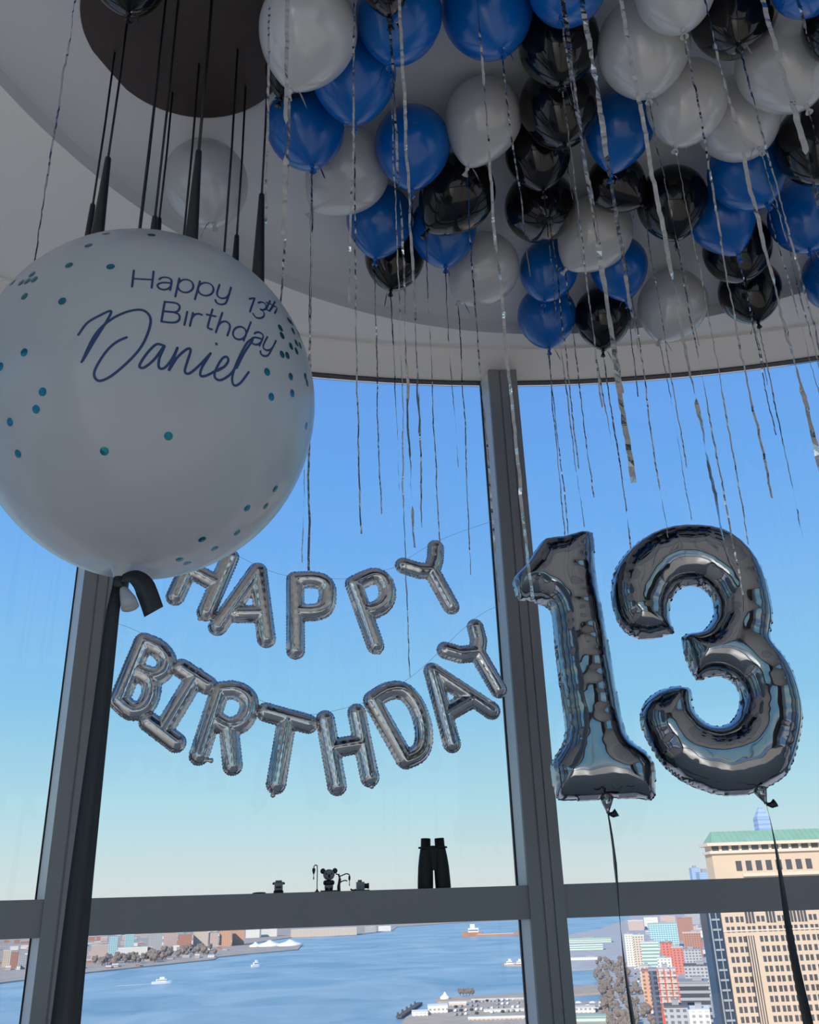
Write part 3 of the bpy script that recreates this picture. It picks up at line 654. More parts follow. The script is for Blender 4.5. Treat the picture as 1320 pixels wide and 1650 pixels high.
for li, (nm, cf, strokes, noz, nd, lab) in enumerate(LET):
    S = []
    for st in strokes:
        p = [bpl(*cf(*q)) for q in st]
        if len(p) > 3: p = [(q.x, q.y) for q in smooth_path(p, 4)]
        S.append(p)
    segs = []
    for st in S:
        acc = 0
        for a, b in zip(st, st[1:]): l = math.hypot(b[0]-a[0], b[1]-a[1]); segs.append((a, b, acc, l)); acc += l
    def sd(x, y):
        best = 9; arc_ = 0; near = []
        for a, b, s0, l in segs:
            d, t_ = seg_d((x, y), a, b); near.append(d)
            if d < best:
                best = d; arc_ = s0+t_*l
                if t_ in (0, 1): arc_ += math.atan2(y-(a, b)[int(t_)][1], x-(a, b)[int(t_)][0])*SR
        return SR-best, arc_
    xs = [q[0] for st in S for q in st]; ys = [q[1] for st in S for q in st]; pad = SR+.02
    lean = (li % 3-1)*.02
    ob = puff('foil_letter', sd, SR, (min(xs)-pad, max(xs)+pad, min(ys)-pad, max(ys)+pad), .0048, bw, FOIL, None, .0055, .036, (.012, .02, 480), bw((min(xs)+max(xs))/2, min(ys)-SR, 0))
    tag(ob, lab, 'balloon', 'foil letter balloons across the window')
    if noz:
        a = bpl(*cf(*noz)); e = bpl(*cf(noz[0]+nd[0]*-60, noz[1]-nd[1]*60)); L_ = V((a[0]-e[0], a[1]-e[1])).normalized()
        pts = [bw(e[0]+L_.x*t_, e[1]+L_.y*t_, 0) for t_ in (.004, .018, .026, .032, .037, .041)]
        MB().tube(pts, [.012, .006, .0085, .0105, .0095, .004], 12).build('filling_tab', FOIL, ob)
# the two cords the letters hang from
CORD = mat('clear_cord', (.55, .58, .6), .3)
for lab, pts in (('thin clear cord carrying the upper row of silver letters', [C1(700, 60), C1(940, 190), C1(1130, 250), C2(195, 262), C2(300, 262), C2(510, 215), C2(590, 185), C2(830, 40), C2(1190, -90)]),
                 ('thin clear cord carrying the lower row of silver letters', [C1(20, 500), C1(258, 590), C1(470, 760), C1(700, 880), C1(920, 970), C1(1045, 1015), C1(1200, 1050), C1(1285, 1065), C2(380, 1000), C2(610, 885), C2(760, 770), C2(1040, 505), C2(1195, 420)])):
    P = [bw(*bpl(*q), -.004) for q in pts]
    tag(MB().tube(smooth_path(P, 3), .0007, 5).build('banner_cord', CORD), lab, 'cord')
# numbers 1 and 3
def C3(X, Y): return (810+X/2.588, 830+Y/2.588)
ONE = [(375, 70), (385, 110), (390, 230), (415, 380), (450, 560), (480, 740), (510, 880), (535, 935), (600, 985), (637, 1040), (642, 1110), (640, 1170), (620, 1192), (560, 1186), (500, 1186), (440, 1184), (390, 1192), (290, 1195), (232, 1192), (212, 1150), (200, 1080), (200, 1030), (240, 970), (258, 900), (240, 760), (215, 560), (202, 415), (165, 380), (110, 362), (65, 357), (45, 310), (42, 265), (90, 215), (140, 140), (180, 98), (260, 88), (330, 68)]
THREE = [(722, 492), (650, 515), (590, 522), (530, 505), (480, 455), (455, 380), (450, 300), (470, 220), (530, 140), (620, 75), (720, 45), (830, 42), (930, 62), (1010, 115), (1070, 190), (1105, 280), (1125, 370), (1130, 440), (1120, 505), (1138, 540), (1180, 590), (1218, 660), (1243, 740), (1256, 820), (1250, 900), (1222, 1010), (1190, 1080), (1140, 1120), (1080, 1152), (1030, 1167), (930, 1174), (850, 1157), (750, 1115), (670, 1050), (620, 980), (580, 900), (570, 840), (590, 780), (640, 735), (720, 710), (785, 722), (793, 770), (803, 815), (845, 862), (905, 878), (955, 855), (982, 800), (982, 740), (950, 695), (895, 676), (850, 683), (808, 692), (775, 640), (748, 560), (746, 505), (790, 488), (835, 480), (868, 440), (878, 390), (862, 340), (820, 304), (770, 299), (728, 322), (703, 370), (702, 425), (712, 465)]
NO = V((.9, 2.92, E)); NN = V((-.22, -1, 0)).normalized(); NX = V((1, -.22, 0)).normalized()
def npl(px, py): q = onplane(px, py, NO, NN)-NO; return (q.dot(NX), q.z)
def nw(x, y, h): return NO+NX*x+V((0, 0, 1))*y+NN*h
for nm, poly, lab, noz, kn in (('foil_number', ONE, 'big silver foil number 1 balloon on a black ribbon, beside the window mullion', (435, 1185), (440, 1245)), ('foil_number', THREE, 'big silver foil number 3 balloon on a black ribbon, right of the 1', (1075, 1150), (1100, 1205))):
    pl = smooth_path([npl(*C3(*q)) for q in poly+poly[:1]], 2); pl = [(q.x, q.y) for q in pl][:-1]; n = len(pl)
    cum = [0]
    for i in range(n): cum.append(cum[-1]+math.hypot(pl[(i+1) % n][0]-pl[i][0], pl[(i+1) % n][1]-pl[i][1]))
    def sd(x, y):
        best = 9; s_ = 0; ins = False
        for i in range(n):
            a, b = pl[i], pl[(i+1) % n]; d, t_ = seg_d((x, y), a, b)
            if d < best: best = d; s_ = cum[i]+t_*(cum[i+1]-cum[i])
            if (a[1] > y) != (b[1] > y) and x < (b[0]-a[0])*(y-a[1])/(b[1]-a[1])+a[0]: ins = not ins
        return ((best if ins else -best)-.006, s_)
    xs = [q[0] for q in pl]; ys = [q[1] for q in pl]; pad = .03
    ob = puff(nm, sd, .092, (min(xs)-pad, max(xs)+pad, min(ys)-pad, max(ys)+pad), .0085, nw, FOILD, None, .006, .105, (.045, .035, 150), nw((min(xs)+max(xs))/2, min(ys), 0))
    sm_ = ob.modifiers.new('smooth', 'SMOOTH'); sm_.factor = .5; sm_.iterations = 3
    tag(ob, lab, 'balloon', 'big foil number balloons')
    a = npl(*C3(*noz)); b = npl(*C3(*kn)); A3, B3 = nw(*a, .0), nw(*b, 0)
    MB().tube([A3+(A3-B3)*.3, A3.lerp(B3, .4), A3.lerp(B3, .8), B3], [.026, .014, .006, .005], 14).build('filling_tab', FOILD, ob)
    MB().tube([B3, B3+NX*.014-V((0, 0, .004)), B3+NX*.028+V((0, 0, .003))], [.004, .009, .013], 8).build('knot_tail', BLK, ob)
    n_ = 26; pts = [V((B3.x+.004*math.sin(i*.5), B3.y-.02*i/n_, B3.z-(B3.z-.02)*(i/n_)**1.15)) for i in range(n_+1)]
    nors = [V((math.sin(.5+2.2*max(0, .7-i/n_)), -math.cos(.5+2.2*max(0, .7-i/n_)), 0)) if nm and poly is ONE else V((math.sin(max(0, 1.3-i*.09)), -math.cos(max(0, 1.3-i*.09)), 0)) for i in range(n_+1)]
    flat_ribbon(pts, [.006, .010, .014, .018]+[.03]*(n_-3) if poly is ONE else [.006, .012, .02, .026]+[.03]*(n_-3), nors, 'ribbon', BLK, ob)

# ------------------------------------------------------------------ things standing on the window ledge
BINO = mat('rubber_armour', (.008, .0105, .009), .6, bump=(300, .2, .0006)); LENS = mat('lens_glass', (.01, .012, .02), .05)
def ledge(px, off=.07):
    """point on the ledge under the photo column px"""
    d = ray(px, 1430); a = V((d.x, d.y, 0)).normalized(); oc = V((0, 0, 0))-CC; r_ = CR-off
    b_ = oc.dot(a); c_ = oc.dot(oc)-r_*r_; s_ = -b_+math.sqrt(b_*b_-c_); p = a*s_; return V((p.x, p.y, ZT))
bp = ledge(700); bt = V((bp.x-CC.x, bp.y-CC.y, 0)).normalized(); bx = V((bt.y, -bt.x, 0))
sc_ = (bp-EYE).dot(fw)/F                    # metres per photo pixel there
bi_ = empty('binoculars', bp); tag(bi_, 'dark green pair of binoculars standing upright on the window ledge', 'binoculars')
H_ = 76*sc_
for sgn in (-1, 1):
    o = bp+bx*sgn*14.6*sc_
    tilt = V((-sgn*.045*bx.x, -sgn*.045*bx.y, 1))
    R0 = 12.6*sc_
    ba = MB().lathe([(R0*.97, 0), (R0, .004), (R0*1.0, H_*.16), (R0*.97, H_*.42), (R0*.86, H_*.62), (R0*.74, H_*.76), (R0*.70, H_*.80)], o, tilt, 28).build('barrel', BINO, bi_)
    e_ = o+tilt*H_*.80
    MB().lathe([(R0*.72, -.002), (R0*.78, 0), (R0*.78, .006), (R0*.64, .007), (R0*.63, H_*.2), (R0*.52, H_*.205), (R0*.5, H_*.17)], e_, tilt, 24).build('eyecup', BINO, ba)
    MB().lathe([(R0*.5, 0), (R0*.4, .003), (.001, .004)], e_+tilt*H_*.168, tilt, 20).build('ocular_lens', LENS, ba)
    MB().lathe([(.002, 0), (.004, .001), (.004, .006), (.002, .007)], e_+bx*sgn*R0*.74+V((0, 0, .003)), bx*sgn, 12).build('strap_lug', BINO, ba)
br = MB()
ax3 = (bx, bt, V((0, 0, 1)))
br.box((-7.5*sc_, -.018, H_*.36), (7.5*sc_, .018, H_*.8), ax3, bp); br.build('hinge_bridge', BINO, bi_, smooth=False)
MB().lathe([(.008, 0), (.0115, .002), (.0115, .020), (.008, .022)], bp+V((0, 0, H_*.74)), V((0, 0, 1)), 18).build('focus_wheel', BINO, bi_)
# toys
TW = mat('toy_light_grey', (.30, .33, .33), .4); TB = mat('toy_black', (.012, .012, .014), .4); TBR = mat('toy_brown', (.05, .04, .03), .6); TGR = mat('toy_green_grey', (.14, .17, .15), .5)
def toy(px, off=.07): p = ledge(px, off); return p, (bx, bt, V((0, 0, 1)))
u_ = sc_                                    # photo pixel in metres
# robot-like block head
p, ax3 = toy(449); o = empty('toy_block_head', p); tag(o, 'tiny toy head with white block face and dark base, leftmost on the ledge', 'toy')
MB().lathe([(7*u_, 0), (8*u_, .002), (7.5*u_, 4*u_), (5*u_, 4.5*u_)], p, n=16).build('base', TB, o)
hd = MB().box((-6.5*u_, -.018, 4.5*u_), (6.5*u_, .018, 14.5*u_), ax3, p); hd.build('head', TW, o, smooth=False)
MB().box((-8*u_, -.016, 13*u_), (8*u_, .016, 16*u_), ax3, p).box((-5*u_, -.014, 16*u_), (5*u_, .014, 18.5*u_), ax3, p).build('cap', TGR, o, smooth=False)
for sx_ in (-8, 8): MB().ball(p+bx*sx_*u_+V((0, 0, 14*u_)), 1.8*u_, n=8).build('ear', TB, o)
MB().box((-4*u_, -.021, 7*u_), (4*u_, -.017, 10*u_), ax3, p).build('visor', TB, o, smooth=False)
# flat little stone-like piece left of it
p, ax3 = toy(418); tag(MB().ball(p+V((0, 0, .003)), .006, 4.6, 1.5, .55, n=8).build('toy_base_piece', TB), 'flat dark toy piece lying low on the ledge at far left', 'toy')
# street lamp
p, ax3 = toy(511); o = empty('toy_street_lamp', p); tag(o, 'tiny toy lamp post with hanging lantern left of the koala toy', 'toy')
MB().lathe([(3.5*u_, 0), (3.5*u_, .003), (1.6*u_, .006), (1.4*u_, 4*u_), (.7*u_, 4.5*u_)], p, n=12).build('base', TB, o)
hk = [p+V((0, 0, 3*u_)), p+V((0, 0, 36*u_)), p+V((0, 0, 39*u_))-bx*u_, p+V((0, 0, 40*u_))-bx*3*u_, p+V((0, 0, 38*u_))-bx*5*u_, p+V((0, 0, 36*u_))-bx*5.5*u_]
MB().tube(smooth_path(hk, 4), .75*u_, 8).build('post', TBR, o)
lq = p+V((0, 0, 36*u_))-bx*5.5*u_
MB().lathe([(.4*u_, 0), (2.4*u_, -1.5*u_), (2.6*u_, -4*u_), (1.6*u_, -8*u_), (.5*u_, -10*u_), (.5*u_, -14*u_), (1*u_, -15*u_), (.8*u_, -17*u_), (.1*u_, -18*u_)], lq, n=12).build('lantern', TB, o)
# koala figure
p, ax3 = toy(530); o = empty('toy_koala', p); tag(o, 'small toy koala with round ears and grey face on the ledge', 'toy')
MB().box((-13*u_, -.03, 0), (13*u_, .03, 2*u_), ax3, p).build('stand', TB, o, smooth=False)
bd = MB().lathe([(6*u_, 2*u_), (7*u_, 6*u_), (6.5*u_, 12*u_), (4*u_, 17*u_)], p, n=16).build('body', TW, o)
MB().lathe([(8*u_, 10*u_), (9*u_, 12*u_), (9*u_, 15*u_), (7*u_, 17*u_)], p, n=16).build('scarf', TB, o)
hdm = MB().ball(p+V((0, 0, 25*u_)), 8.6*u_, 1.08, .95, .95).build('head', TW, o)
for sx_ in (-9.5, 9.5): MB().ball(p+bx*sx_*u_+V((0, 0, 30.5*u_)), 4.2*u_, 1, .6, 1).build('ear', TB, hdm)
MB().ball(p-bt*8.4*u_+V((0, 0, 23*u_)), 2.4*u_, .8, .8, 1.2, n=8).build('nose', TB, hdm)
for sx_ in (-4, 4): MB().ball(p-bt*7.6*u_+bx*sx_*u_+V((0, 0, 26*u_)), 1.2*u_, n=8).build('eye', TB, hdm)
for sx_ in (-3.5, 3.5): MB().ball(p-bt*5*u_+bx*sx_*u_+V((0, 0, 4*u_)), 3*u_, .9, 1.2, .8, n=8).build('foot', TB, o)
# little tree with hanging lantern
p, ax3 = toy(546.5, .06); o = empty('toy_tree', p); tag(o, 'tiny toy tree trunk with branches and a hanging lantern, right of the koala toy', 'toy')
MB().tube(smooth_path([p, p+V((0, 0, 8*u_))+bx*-.5*u_, p+V((0, 0, 18*u_))+bx*1*u_, p+V((0, 0, 26*u_))+bx*-1*u_], 4), [2.6*u_]*5+[2.2*u_]*4+[1.4*u_]*4, 8).build('trunk', TBR, o)
for bpts in ([(0, 22), (6, 24), (12, 26), (17, 24)], [(0, 12), (5, 15), (10, 16), (13, 15)], [(0, 24), (-4, 26), (-5, 25)]):
    MB().tube(smooth_path([p+bx*a*u_+V((0, 0, b*u_)) for a, b in bpts], 4), .9*u_, 6).build('branch', TBR, o)
lq = p+bx*16.5*u_+V((0, 0, 24*u_))
MB().lathe([(.3*u_, 0), (1.6*u_, -2*u_), (1.8*u_, -6*u_), (.6*u_, -9*u_), (.5*u_, -13*u_), (1*u_, -14*u_), (.2*u_, -17*u_)], lq, n=10).build('lantern', TB, o)
# camera-like toy with a trailing piece
p, ax3 = toy(583); o = empty('toy_camera', p); tag(o, 'tiny grey toy camera on the ledge between koala toy and binoculars', 'toy')
MB().box((-10*u_, -.02, 0), (12*u_, .02, 1.5*u_), ax3, p).build('base', TB, o, smooth=False)
MB().box((-8.5*u_, -.016, 1.5*u_), (4*u_, .016, 13*u_), ax3, p).build('body', TW, o, smooth=False)
MB().box((-6*u_, -.01, 13*u_), (0*u_, .01, 16*u_), ax3, p).build('top_handle', TGR, o, smooth=False)
MB().lathe([(3.6*u_, 0), (4*u_, .002), (3.4*u_, 5*u_), (4.4*u_, 5.5*u_), (4.2*u_, 8*u_)], p+bx*3.5*u_+V((0, 0, 7*u_)), bx, 14).build('lens', TB, o)
MB().tube(smooth_path([p-bx*9*u_+V((0, 0, 2*u_)), p-bx*14*u_+V((0, 0, 1.2*u_)), p-bx*18*u_+V((0, 0, 3*u_))], 4), 1.3*u_, 8).build('crank', TB, o)

# ------------------------------------------------------------------ outside, far below: harbour, shores, city
GZ = E-119
def G(px, py, z=GZ): return atZ(px, py, z)
def hz(x): return 1483.8-.0336*x
WATER = bpy.data.materials.new('harbour_water'); WATER.use_nodes = True
t = WATER.node_tree; b = t.nodes['Principled BSDF']; b.inputs['Roughness'].default_value = .35; b.inputs['Specular IOR Level'].default_value = .35
tcn = t.nodes.new('ShaderNodeTexCoord'); mp = t.nodes.new('ShaderNodeMapping'); mp.inputs['Scale'].default_value = (.005, .0042, 1); mp.inputs['Rotation'].default_value = (0, 0, .25)
nz = t.nodes.new('ShaderNodeTexNoise'); nz.inputs['Scale'].default_value = 1; nz.inputs['Detail'].default_value = 7; nz.inputs['Roughness'].default_value = .62; nz.inputs['Distortion'].default_value = .8
rp = t.nodes.new('ShaderNodeValToRGB'); rp.color_ramp.elements[0].position = .36; rp.color_ramp.elements[0].color = (.15, .285, .40, 1); rp.color_ramp.elements[1].position = .66; rp.color_ramp.elements[1].color = (.37, .48, .55, 1)
bp_ = t.nodes.new('ShaderNodeBump'); bp_.inputs['Strength'].default_value = .25; bp_.inputs['Distance'].default_value = 4
t.links.new(tcn.outputs['Object'], mp.inputs[0]); t.links.new(mp.outputs[0], nz.inputs['Vector']); t.links.new(nz.outputs['Fac'], rp.inputs[0]); t.links.new(rp.outputs[0], b.inputs['Base Color']); t.links.new(nz.outputs['Fac'], bp_.inputs['Height']); t.links.new(bp_.outputs[0], b.inputs['Normal'])
n = 96; wv = [V((50000*math.cos(2*math.pi*k/n), 50000*math.sin(2*math.pi*k/n), GZ)) for k in range(n)]
struct(mesh('harbour_water', wv, [tuple(range(n))], WATER, smooth=False))
LAND = mat('shore_ground', (.56, .47, .39), .9, noise=(.02, .5)); PAVE = mat('street_pavement', (.58, .55, .53), .9, noise=(.03, .4)); DECK = mat('pier_deck', (.58, .47, .37), .9, noise=(.05, .4)); LAWN = mat('winter_lawn', (.22, .22, .15), .9, noise=(.03, .4))
def land(name, pts, m_, h=2.5, kind=True):
    P = [G(x, y) for x, y in pts]; n = len(P)
    vs = [V((p.x, p.y, GZ-2)) for p in P]+[V((p.x, p.y, GZ+h)) for p in P]
    o = mesh(name, vs, [list(range(n))[::-1], list(range(n, 2*n))]+[(i, (i+1) % n, n+(i+1) % n, n+i) for i in range(n)], m_, smooth=False)
    return struct(o) if kind else o
land('far_shore_ground', [(-120, 1600), (35, 1581), (145, 1568), (230, 1559), (345, 1547), (352, 1543), (400, 1538), (480, 1531), (486, 1524), (440, 1525), (396, 1522), (470, 1511), (575, 1507), (634, 1499), (640, 1494), (760, 1486), (845, 1482), (845, hz(845)+3), (500, hz(500)+2), (-120, hz(-120)+2)], LAND)
land('city_ground', [(905, 1509), (967, 1498), (1012, 1481), (1040, hz(1040)+6), (1500, hz(1500)+4), (2400, 1750), (1020, 1750), (985, 1625), (966, 1562), (905, 1566)], PAVE)
n = 64; gp = [V((700*math.cos(2*math.pi*k/n), 700*math.sin(2*math.pi*k/n)-60, 0)) for k in range(n)]  # unseen pale disc below, added to bounce light onto the ceiling
struct(mesh('bounce_ground', [V((p.x, p.y, GZ-2)) for p in gp]+[V((p.x, p.y, GZ+2.4)) for p in gp], [tuple(range(n, 2*n))]+[(i, (i+1) % n, n+(i+1) % n, n+i) for i in range(n)], mat('bounce_paving', (.86, .78, .68), .9, noise=(.05, .2)), smooth=False))
land('quay_strip_ground', [(900, 1593), (962, 1590), (972, 1602), (900, 1607)], DECK)
land('quay_ground', [(900, 1620), (975, 1616), (1040, 1760), (890, 1760)], DECK)
land('pier_ground', [(655, 1642), (722, 1623), (862, 1613), (880, 1690), (620, 1690)], DECK)
land('slim_pier_ground', [(700, 1612), (846, 1603), (880, 1602), (880, 1609), (706, 1617)], DECK)
land('islet_ground', [(808, 1554), (846, 1550), (870, 1551), (870, 1557), (815, 1557)], DECK)
ROOFS = {k: mat('roof_'+k, c, .85) for k, c in {'pale': (.6, .57, .53), 'grey': (.33, .33, .34), 'dark': (.12, .12, .13), 'white': (.8, .79, .76), 'brick': (.4, .2, .15), 'green': (.35, .5, .42)}.items()}
FAC = {
 'beige': facade('facade_beige', (.62, .52, .42), (.20, .19, .19), 4, 5, .5, .5), 'brick': facade('facade_brick', (.42, .20, .14), (.14, .12, .12), 4, 5, .45, .5),
 'orange': facade('facade_orange', (.62, .34, .22), (.2, .15, .13), 4, 6, .45, .5), 'pink': facade('facade_pink', (.55, .42, .38), (.22, .2, .2), 4, 5, .5, .5),
 'teal': facade('facade_teal_glass', (.42, .60, .62), (.14, .30, .36), 5, 6, .7, .6), 'grey': facade('facade_grey', (.42, .42, .43), (.14, .15, .18), 4, 5, .55, .5),
 'white': facade('facade_white', (.75, .72, .67), (.3, .3, .31), 4, 5, .5, .5), 'green': facade('facade_green_bands', (.60, .66, .58), (.20, .34, .30), 5, 400, 1.1, .5),
 'bands': facade('facade_dark_bands', (.36, .36, .38), (.05, .06, .08), 6, 400, 1.1, .6), 'dark': facade('facade_dark_glass', (.10, .12, .16), (.03, .04, .07), 4, 6, .6, .6),
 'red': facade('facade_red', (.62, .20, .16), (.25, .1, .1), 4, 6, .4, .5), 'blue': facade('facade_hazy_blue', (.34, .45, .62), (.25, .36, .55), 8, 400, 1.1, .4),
}
def frame_at(px, py):
    p = G(px, py); d = V((p.x, p.y, 0)).normalized(); return p, d, V((d.y, -d.x, 0))
def zrow(px, py, dist): d = ray(px, py); return E+d.z*dist/math.hypot(d.x, d.y)
def bld(name, x0, x1, ytop, ybase, depth, fm, rm, label, group=None, cat='building', plant=True, cut=None):
    """building whose front foot spans photo columns x0..x1; walls, roof and roof plant are its parts"""
    xm = (x0+x1)/2; p, d, T = frame_at(xm, ybase); dist = math.hypot(p.x, p.y)
    wd = (G(x1, ybase-(x1-xm)*.0336)-G(x0, ybase+(xm-x0)*.0336)).length; h = max(3, zrow(xm, ytop, dist)-GZ); org = V((p.x, p.y, GZ+1))
    ang = math.atan2(T.y, T.x)
    mb = MB().box((-wd/2, 0, 0), (wd/2, depth, h))
    o = mesh(name, mb.v, mb.f, FAC[fm], org=V((0, 0, 0)), smooth=False); o.location = org; o.rotation_euler.z = ang
    tag(o, label, cat, group)
    rf = mesh('roof', *vf(MB().box((-wd/2-.3, -.3, h), (wd/2+.3, depth+.3, h+1.2))), ROOFS[rm], org=V((0, 0, 0)), smooth=False); rf.parent = o
    if plant and wd > 14:
        r_ = random.Random(int(x0*7+ytop)); a = r_.uniform(-.3, .1)*wd
        q = mesh('roof_plant', *vf(MB().box((a, depth*.3, h+1.2), (a+wd*.3, depth*.7, h+4.5))), ROOFS['grey'], org=V((0, 0, 0)), smooth=False); q.parent = o
    return o, wd, h, depth
def vf(m_): return m_.v, m_.f
# far shore, left
for a in [
 ('tower', 174, 187, 1509, 1541, 40, 'teal', 'grey', 'teal glass tower on the far shore, the one nearer the left mullion'),
 ('tower', 199, 214, 1507, 1538, 40, 'teal', 'white', 'wider teal glass tower on the far shore, second from the left mullion'),
 ('tower', 238, 260, 1503, 1532, 50, 'grey', 'dark', 'grey tower with light frame on the far shore above the shoreline trees'),
 ('building', 190, 236, 1528, 1541, 40, 'white', 'white', 'low white building between the teal towers and the grey tower'),
 ('building', 146, 172, 1524, 1546, 40, 'pink', 'pale', 'low pinkish block right beside the black ribbon on the far shore'),
 ('building', 263, 284, 1503, 1529, 60, 'pink', 'pale', 'pink apartment block right of the grey far shore tower'),
 ('building', 286, 308, 1506, 1530, 60, 'brick', 'grey', 'brownish apartment block behind the shoreline trees'),
 ('building', 311, 334, 1502, 1528, 60, 'beige', 'pale', 'beige block between the brownish block and the orange blocks'),
 ('building', 336, 351, 1504, 1527, 60, 'pink', 'grey', 'narrow pink block just left of the orange brick blocks'),
 ('building', 353, 372, 1500, 1526, 60, 'orange', 'brick', 'left one of two orange brick blocks on the far shore'),
 ('building', 374, 393, 1499, 1524, 60, 'orange', 'pale', 'right one of two orange brick blocks on the far shore'),
 ('building', 396, 418, 1495, 1512, 60, 'white', 'pale', 'left pale tower block behind the white tents'),
 ('building', 421, 446, 1494, 1510, 60, 'white', 'white', 'right pale tower block behind the white tents'),
 ('ferry_terminal', 469, 575, 1497, 1509, 120, 'beige', 'pale', 'long cream waterfront terminal in the middle of the far shore'),
 ('building', 588, 606, 1494, 1503, 60, 'grey', 'pale', 'small grey shed right of the long cream terminal'),
 ('building', 610, 630, 1493, 1501, 60, 'white', 'white', 'small white shed at the tip of the far shore'),
 ('building', 2, 14, 1533, 1560, 40, 'beige', 'pale', 'beige block at the far left edge, left of the mullion'),
 ('building', 15, 27, 1536, 1562, 40, 'brick', 'brick', 'red brick block left of the mullion near the left edge'),
 ('building', 28, 44, 1541, 1563, 40, 'grey', 'grey', 'grey purple block touching the left mullion edge'),
 ]: bld(*a, group='buildings on the far shore')
r_ = random.Random(5); k = 0
TINY = {'white': 'tiny pale block in the far shore town', 'pink': 'tiny pinkish block in the far shore town', 'grey': 'tiny grey block in the far shore town', 'brick': 'tiny brick red block in the far shore town'}
for row, (ya, cnt) in enumerate(((4, 20), (10, 26), (16, 26), (22, 26), (30, 26), (40, 22), (50, 16), (58, 12))):
    for i in range(cnt):
        x = -20+ (470 if row < 2 else 390)*(i+r_.uniform(.1, .9))/cnt
        yb = hz(x)+10+ya*1.25+r_.uniform(-2, 2); fm = r_.choice(['white', 'pink', 'grey', 'brick'])
        if yb > 1588-.13*x: continue
        bld('building', x, x+r_.uniform(6, 13), yb-r_.uniform(3, 8), yb, 50, fm, r_.choice(['pale', 'grey', 'white']), TINY[fm], 'tiny far shore blocks', plant=False)
# white tents
TENT = mat('white_tent', (.85, .84, .82), .7)
def tent(x0, x1, yt, yb, label, n=3):
    p, d, T = frame_at((x0+x1)/2, yb); w_ = (G(x1, yb)-G(x0, yb)).length; h = zrow((x0+x1)/2, yt, math.hypot(p.x, p.y))-GZ; mb = MB()
    for i in range(n):
        c = p+T*(w_*((i+.5)/n-.5)); mb.lathe([(w_/n*.52, 0), (w_/n*.5, h*.35), (w_/n*.22, h*.62), (w_/n*.05, h), (.02, h*1.02)], V((c.x, c.y, GZ+2)), n=12)
    tag(mb.build('tent', TENT, org=p), label, 'tent', 'white tents at the water')
tent(405, 418, 1519, 1527, 'left small white tent roof on the far shore', 1); tent(421, 448, 1516, 1526, 'wide white tent roof on the far shore', 1); tent(453, 482, 1515, 1525, 'rightmost large white tent roof at the far shore tip', 1)
tent(710, 725, 1601, 1613, 'small pointed white tent on the slim pier', 1)
# bare trees
TWIG = mat('bare_twigs', (.32, .265, .235), .95, noise=(.9, .6)); BARK = mat('bark', (.1, .08, .07), .9)
def crown_mesh(seed):
    r2 = random.Random(seed); mb = MB()
    mb.ball(V((0, 0, 6)), 3.4, 1, 1, 1.05, n=7)
    for k in range(9): a = r2.uniform(0, 6.28); q = r2.uniform(1.2, 3.4); mb.ball(V((math.cos(a)*q, math.sin(a)*q, r2.uniform(4, 9))), r2.uniform(1.2, 2.2), n=5)
    mb.v = [v*(1+r2.uniform(-.07, .07)) for v in mb.v]
    return mb
CROWNS = []
for sd_ in range(4):
    tk = MB().lathe([(.45, 0), (.3, 3), (.2, 6)], V((0, 0, 0)), n=6).build('bare_tree', BARK, org=V((0, 0, 0)))
    cm = crown_mesh(sd_).build('crown', TWIG, tk, org=V((0, 0, 0)), smooth=False); CROWNS.append((tk, cm))
first = [True]*4
def tree(p, s, label, group):
    i = r_.randrange(4); tk, cm = CROWNS[i]
    if not first[i]:
        nt_ = tk.copy(); COL.objects.link(nt_); nc = cm.copy(); COL.objects.link(nc); nc.parent = nt_; tk = nt_
    first[i] = False
    tk.location = V((p.x, p.y, GZ+2)); tk.scale = (s, s, s); tk.rotation_euler.z = r_.uniform(0, 6); tag(tk, label, 'tree', group)
for i in range(70):
    x = r_.uniform(150, 350); y = 1567-(x-145)*.105-r_.uniform(3, 14)-8*math.exp(-((x-300)/35)**2)*r_.random(); tree(G(x, y), r_.uniform(1.6, 2.5), 'bare brown tree along the far shoreline', 'far shoreline trees')
for i in range(120):
    v = r_.random(); y = 1548+v*120; xa = 957+v*12+max(0, v-.3)*20; xb = 1000+v*62
    tree(G(r_.uniform(xa, xb), y), r_.uniform(.8, 1.25), 'bare brown tree in the waterfront park', 'waterfront park trees')
